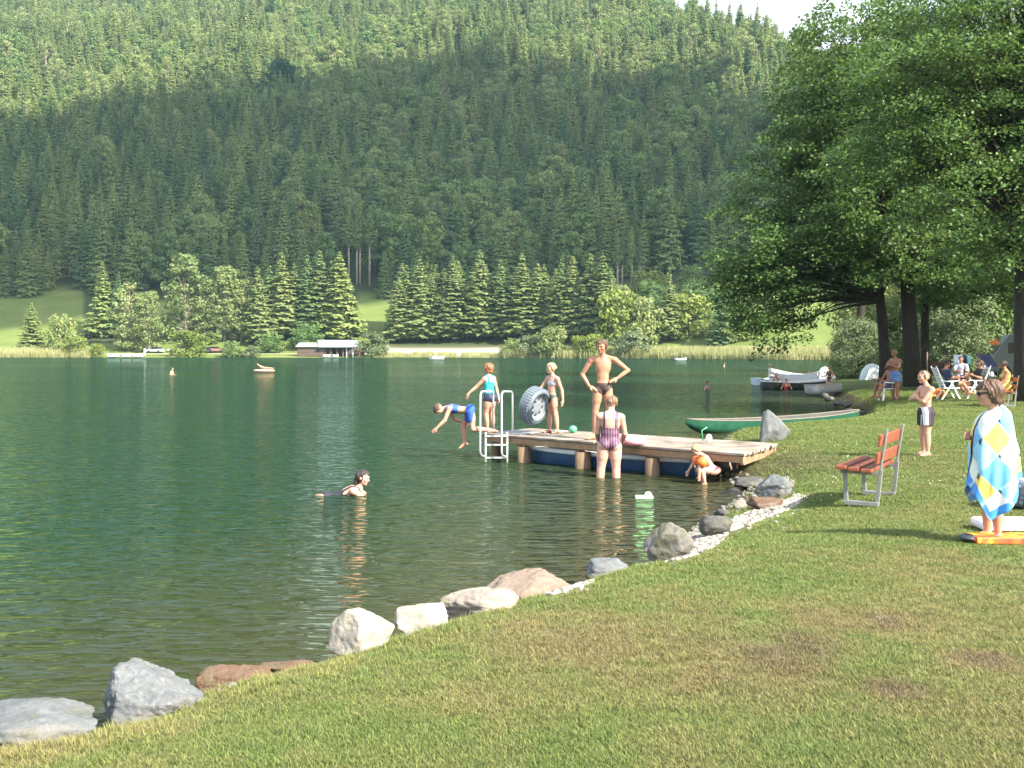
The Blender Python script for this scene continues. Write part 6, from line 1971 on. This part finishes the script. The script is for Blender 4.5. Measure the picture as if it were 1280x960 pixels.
# 12 woman in yellow
YEL = cmat('yellow_dress', (.62, .40, .09))
q = on_lawn(1262, 508)
human('woman in sleeveless yellow dress sitting on the bench by the big alder', 1.66, (-.95, .2, 0), up=(-.06, 0, 1), pelvis=q + V3(.03, .27, .535),
      legs={'L': ((-.95, -.1, .08), (-.2, 0, -1), (-1, 0, 0)), 'R': ((-.95, .25, .05), (-.1, .05, -1), (-1, .1, 0))},
      arms={'L': ((-.35, -.15, -.9), (-.88, .1, -.35), (-1, 0, -.2)), 'R': ((-.4, .2, -.85), (-.85, .1, -.3), (-1, 0, -.2))},
      head=((-.12, .05, 1), (-.95, .2, -.25)), skin='tan', bulk=1.15, bust=1.1, hair=('short', 'dark'), clothes=[('dress', 'dress', YEL)], vox=.011)
# 13, 14 people in the garden chairs
BKS = cmat('black_shirt', (.018, .017, .02))
q = on_lawn(1215, 498)
human('person in black top lying back in the high backed white garden chair', 1.68, (-1, 0, 0), up=(.36, 0, .93), pelvis=q + V3(.12, 0, .53),
      legs={'L': ((-.97, -.1, .05), (-.95, 0, -.25), (-.5, 0, .8)), 'R': ((-.97, .1, .1), (-.95, 0, -.3), (-.5, 0, .8))},
      arms={'L': ((-.35, -.3, -.85), (-.8, .25, .35), (-.8, .3, .4)), 'R': ((-.35, .3, -.85), (-.8, -.2, .4), (-.8, -.2, .4))},
      head=((.15, 0, 1), (-1, -.1, 0)), skin='mid', bulk=1.1, hair=('short', 'brown'), clothes=[('shirt', 'shirt', BKS), ('shorts', 'shorts', BKS)], vox=.012)
q = on_lawn(1187, 499)
human('person in dark clothes sitting in the garden chair left of the high backed one', 1.66, (1, .15, 0), up=(-.22, 0, .97), pelvis=q + V3(-.02, 0, .54),
      legs={'L': ((.97, .1, .05), (.5, 0, -.86), (1, 0, 0)), 'R': ((.97, -.1, .08), (.6, 0, -.8), (1, 0, 0))},
      arms={'L': ((.35, .3, -.85), (.85, -.1, .1), (.9, 0, .1)), 'R': ((.35, -.3, -.85), (.85, .1, .1), (.9, 0, .1))},
      head=((.05, 0, 1), (1, .1, -.1)), skin='mid', bulk=1.1, hair=('short', 'dark'), clothes=[('shirt', 'shirt', cmat('navy_shirt', (.03, .04, .09))), ('shorts', 'shorts', cmat('dark_green_trousers', (.03, .045, .03)))], vox=.012)
# a person in white standing behind the chairs at the washing line
q = on_lawn(1200, 484)
human('person in white shirt sitting at the washing line behind the garden chairs', 1.6, (-.5, -.85, 0), up=(0, -.05, 1), pelvis=V3((1201 - 640) / F * 41.5, 41.5, zl(17.2, 41.5) + .62),
      legs={'L': ((.2, -.95, .05), (0, .1, -1), (0, -1, 0)), 'R': ((-.4, -.9, .05), (0, .1, -1), (-.3, -1, 0))},
      arms={'L': ((.2, -.3, -.9), (-.5, -.8, .2), (-.6, -.7, .2)), 'R': ((-.4, -.2, -.9), (.2, -.9, .1), (.4, -.8, .1))}, skin='mid', hair=('short', 'brown'),
      clothes=[('shirt', 'shirt', cmat('lilac_shirt', (.42, .42, .5))), ('shorts', 'shorts', NVB)], vox=.013)
lc = empty('stool', (((1201 - 640) / F * 41.5), 41.5, zl(17.2, 41.5))); tag(lc, 'dark folding stool under the person at the washing line', 'stool')
MB().box((0, 0, .5), (.42, .42, .05)).build('seat', NV, lc)
for sx in (-1, 1):
    MB().bar((.18 * sx, -.17, 0), (-.18 * sx, -.17, .48), .025, .025).bar((.18 * sx, .17, 0), (-.18 * sx, .17, .48), .025, .025).build('leg', FRM, lc)
# bathers further out
def bather(px, py, H, f, label, skin, hairc, chest=.12, up=(0, 0, 1), vox=.014, d=None, clothes=(), z=None, hst='short'):
    q = on_z(px, py)
    return human(label, H, f, up=up, pelvis=(q.x, q.y, z if z is not None else -.295 * H + chest), legs={'L': ((0, 0, -1), (0, .1, -1), f), 'R': ((.05, 0, -1), (0, .1, -1), f)},
                 arms={'L': ((-.5 * f[1], .5 * f[0] - .1, -.9), (f[0], f[1], -.2), f), 'R': ((.5 * f[1], -.5 * f[0], -.9), (f[0], f[1], -.2), f)}, skin=skin, hair=(hst, hairc), clothes=clothes, vox=vox)
bather(884, 487, 1.6, (.8, -.6, 0), 'lone swimmer with bare shoulders in the lake left of the boats', 'fair', 'brown', .16)
bather(967, 487, 1.3, (.3, -.95, 0), 'fair child in the water at the left end of the dark boat', 'fair', 'brown', .32)
RSW2 = cmat('red_swimsuit', (.35, .03, .03))
bather(983, 488, 1.35, (-.3, -.95, 0), 'child in red swimsuit in the water in front of the dark boat', 'fair', 'brown', .34, clothes=[('swimsuit', 'onepiece', RSW2)])
WSH = cmat('white_top', (.72, .70, .68))
q = at(963, 474, 62.5)
human('person in white sitting at the left end of the white boat', 1.5, (1, -.2, 0), pelvis=(q.x, q.y, .55), legs={'L': ((.9, -.3, .1), (.5, 0, -.8), (1, 0, 0)), 'R': ((.9, .3, .1), (.5, 0, -.8), (1, 0, 0))},
      arms={'L': ((.3, .3, -.9), (.8, .1, -.3), (1, 0, 0)), 'R': ((.3, -.3, -.9), (.8, .1, -.3), (1, 0, 0))}, skin='fair', hair=('short', 'blond'), clothes=[('shirt', 'shirt', WSH)], vox=.014)
bather(1037, 484, 1.5, (-.9, -.4, 0), 'person in dark swimwear standing at the bow of the boats near the bank', 'tan', 'dark', .9, clothes=[('swimsuit', 'onepiece', WSW)])
bather(1012, 481, 1.4, (-.9, -.4, 0), 'child leaning on the dark boat near its right end', 'tan', 'brown', .55)
bather(215, 468.5, 1.6, (1, -.2, 0), 'distant swimmer on the left of the lake', 'fair', 'brown', .3, vox=.02)
q = on_z(330, 465)
rg_ = MB().ball((0, 0, .12), (1.0, .4, .16), 14, 8).build('air_bed', pmat('orange_white_vinyl', (.75, .42, .28), .5, .2, 2)); rg_.location = q
tag(rg_, 'orange and white air bed drifting far out in front of the boathouse', 'air bed')
human('distant bather resting on the orange air bed', 1.6, (1, 0, 0), up=(-.9, 0, .4), pelvis=(q.x, q.y, .38), legs={'L': ((1, .1, 0), (1, 0, -.1), (1, 0, .5)), 'R': ((1, -.1, 0), (1, 0, -.1), (1, 0, .5))},
      arms={'L': ((.6, .5, -.3), (.9, 0, -.2), (1, 0, 0)), 'R': ((.6, -.5, -.3), (.9, 0, -.2), (1, 0, 0))}, skin='fair', hair=('short', 'brown'), vox=.02)
q = on_z(547, 455.4)
human('distant person in white riding the tiny pedal boat', 1.6, (.2, -1, 0), pelvis=(q.x, 205.5, .75), legs={'L': ((.2, -.9, .1), (0, -.3, -.9), (0, -1, 0)), 'R': ((-.2, -.9, .1), (0, -.3, -.9), (0, -1, 0))},
      arms={'L': ((.3, -.3, -.9), (0, -.8, -.2), (0, -1, 0)), 'R': ((-.3, -.3, -.9), (0, -.8, -.2), (0, -1, 0))}, skin='fair', hair=('short', 'brown'), clothes=[('shirt', 'shirt', WSH)], vox=.02)
bather(905, 459, 1.6, (1, -.2, 0), 'distant swimmer just left of the overhanging alder branches', 'fair', 'brown', .2, vox=.02)
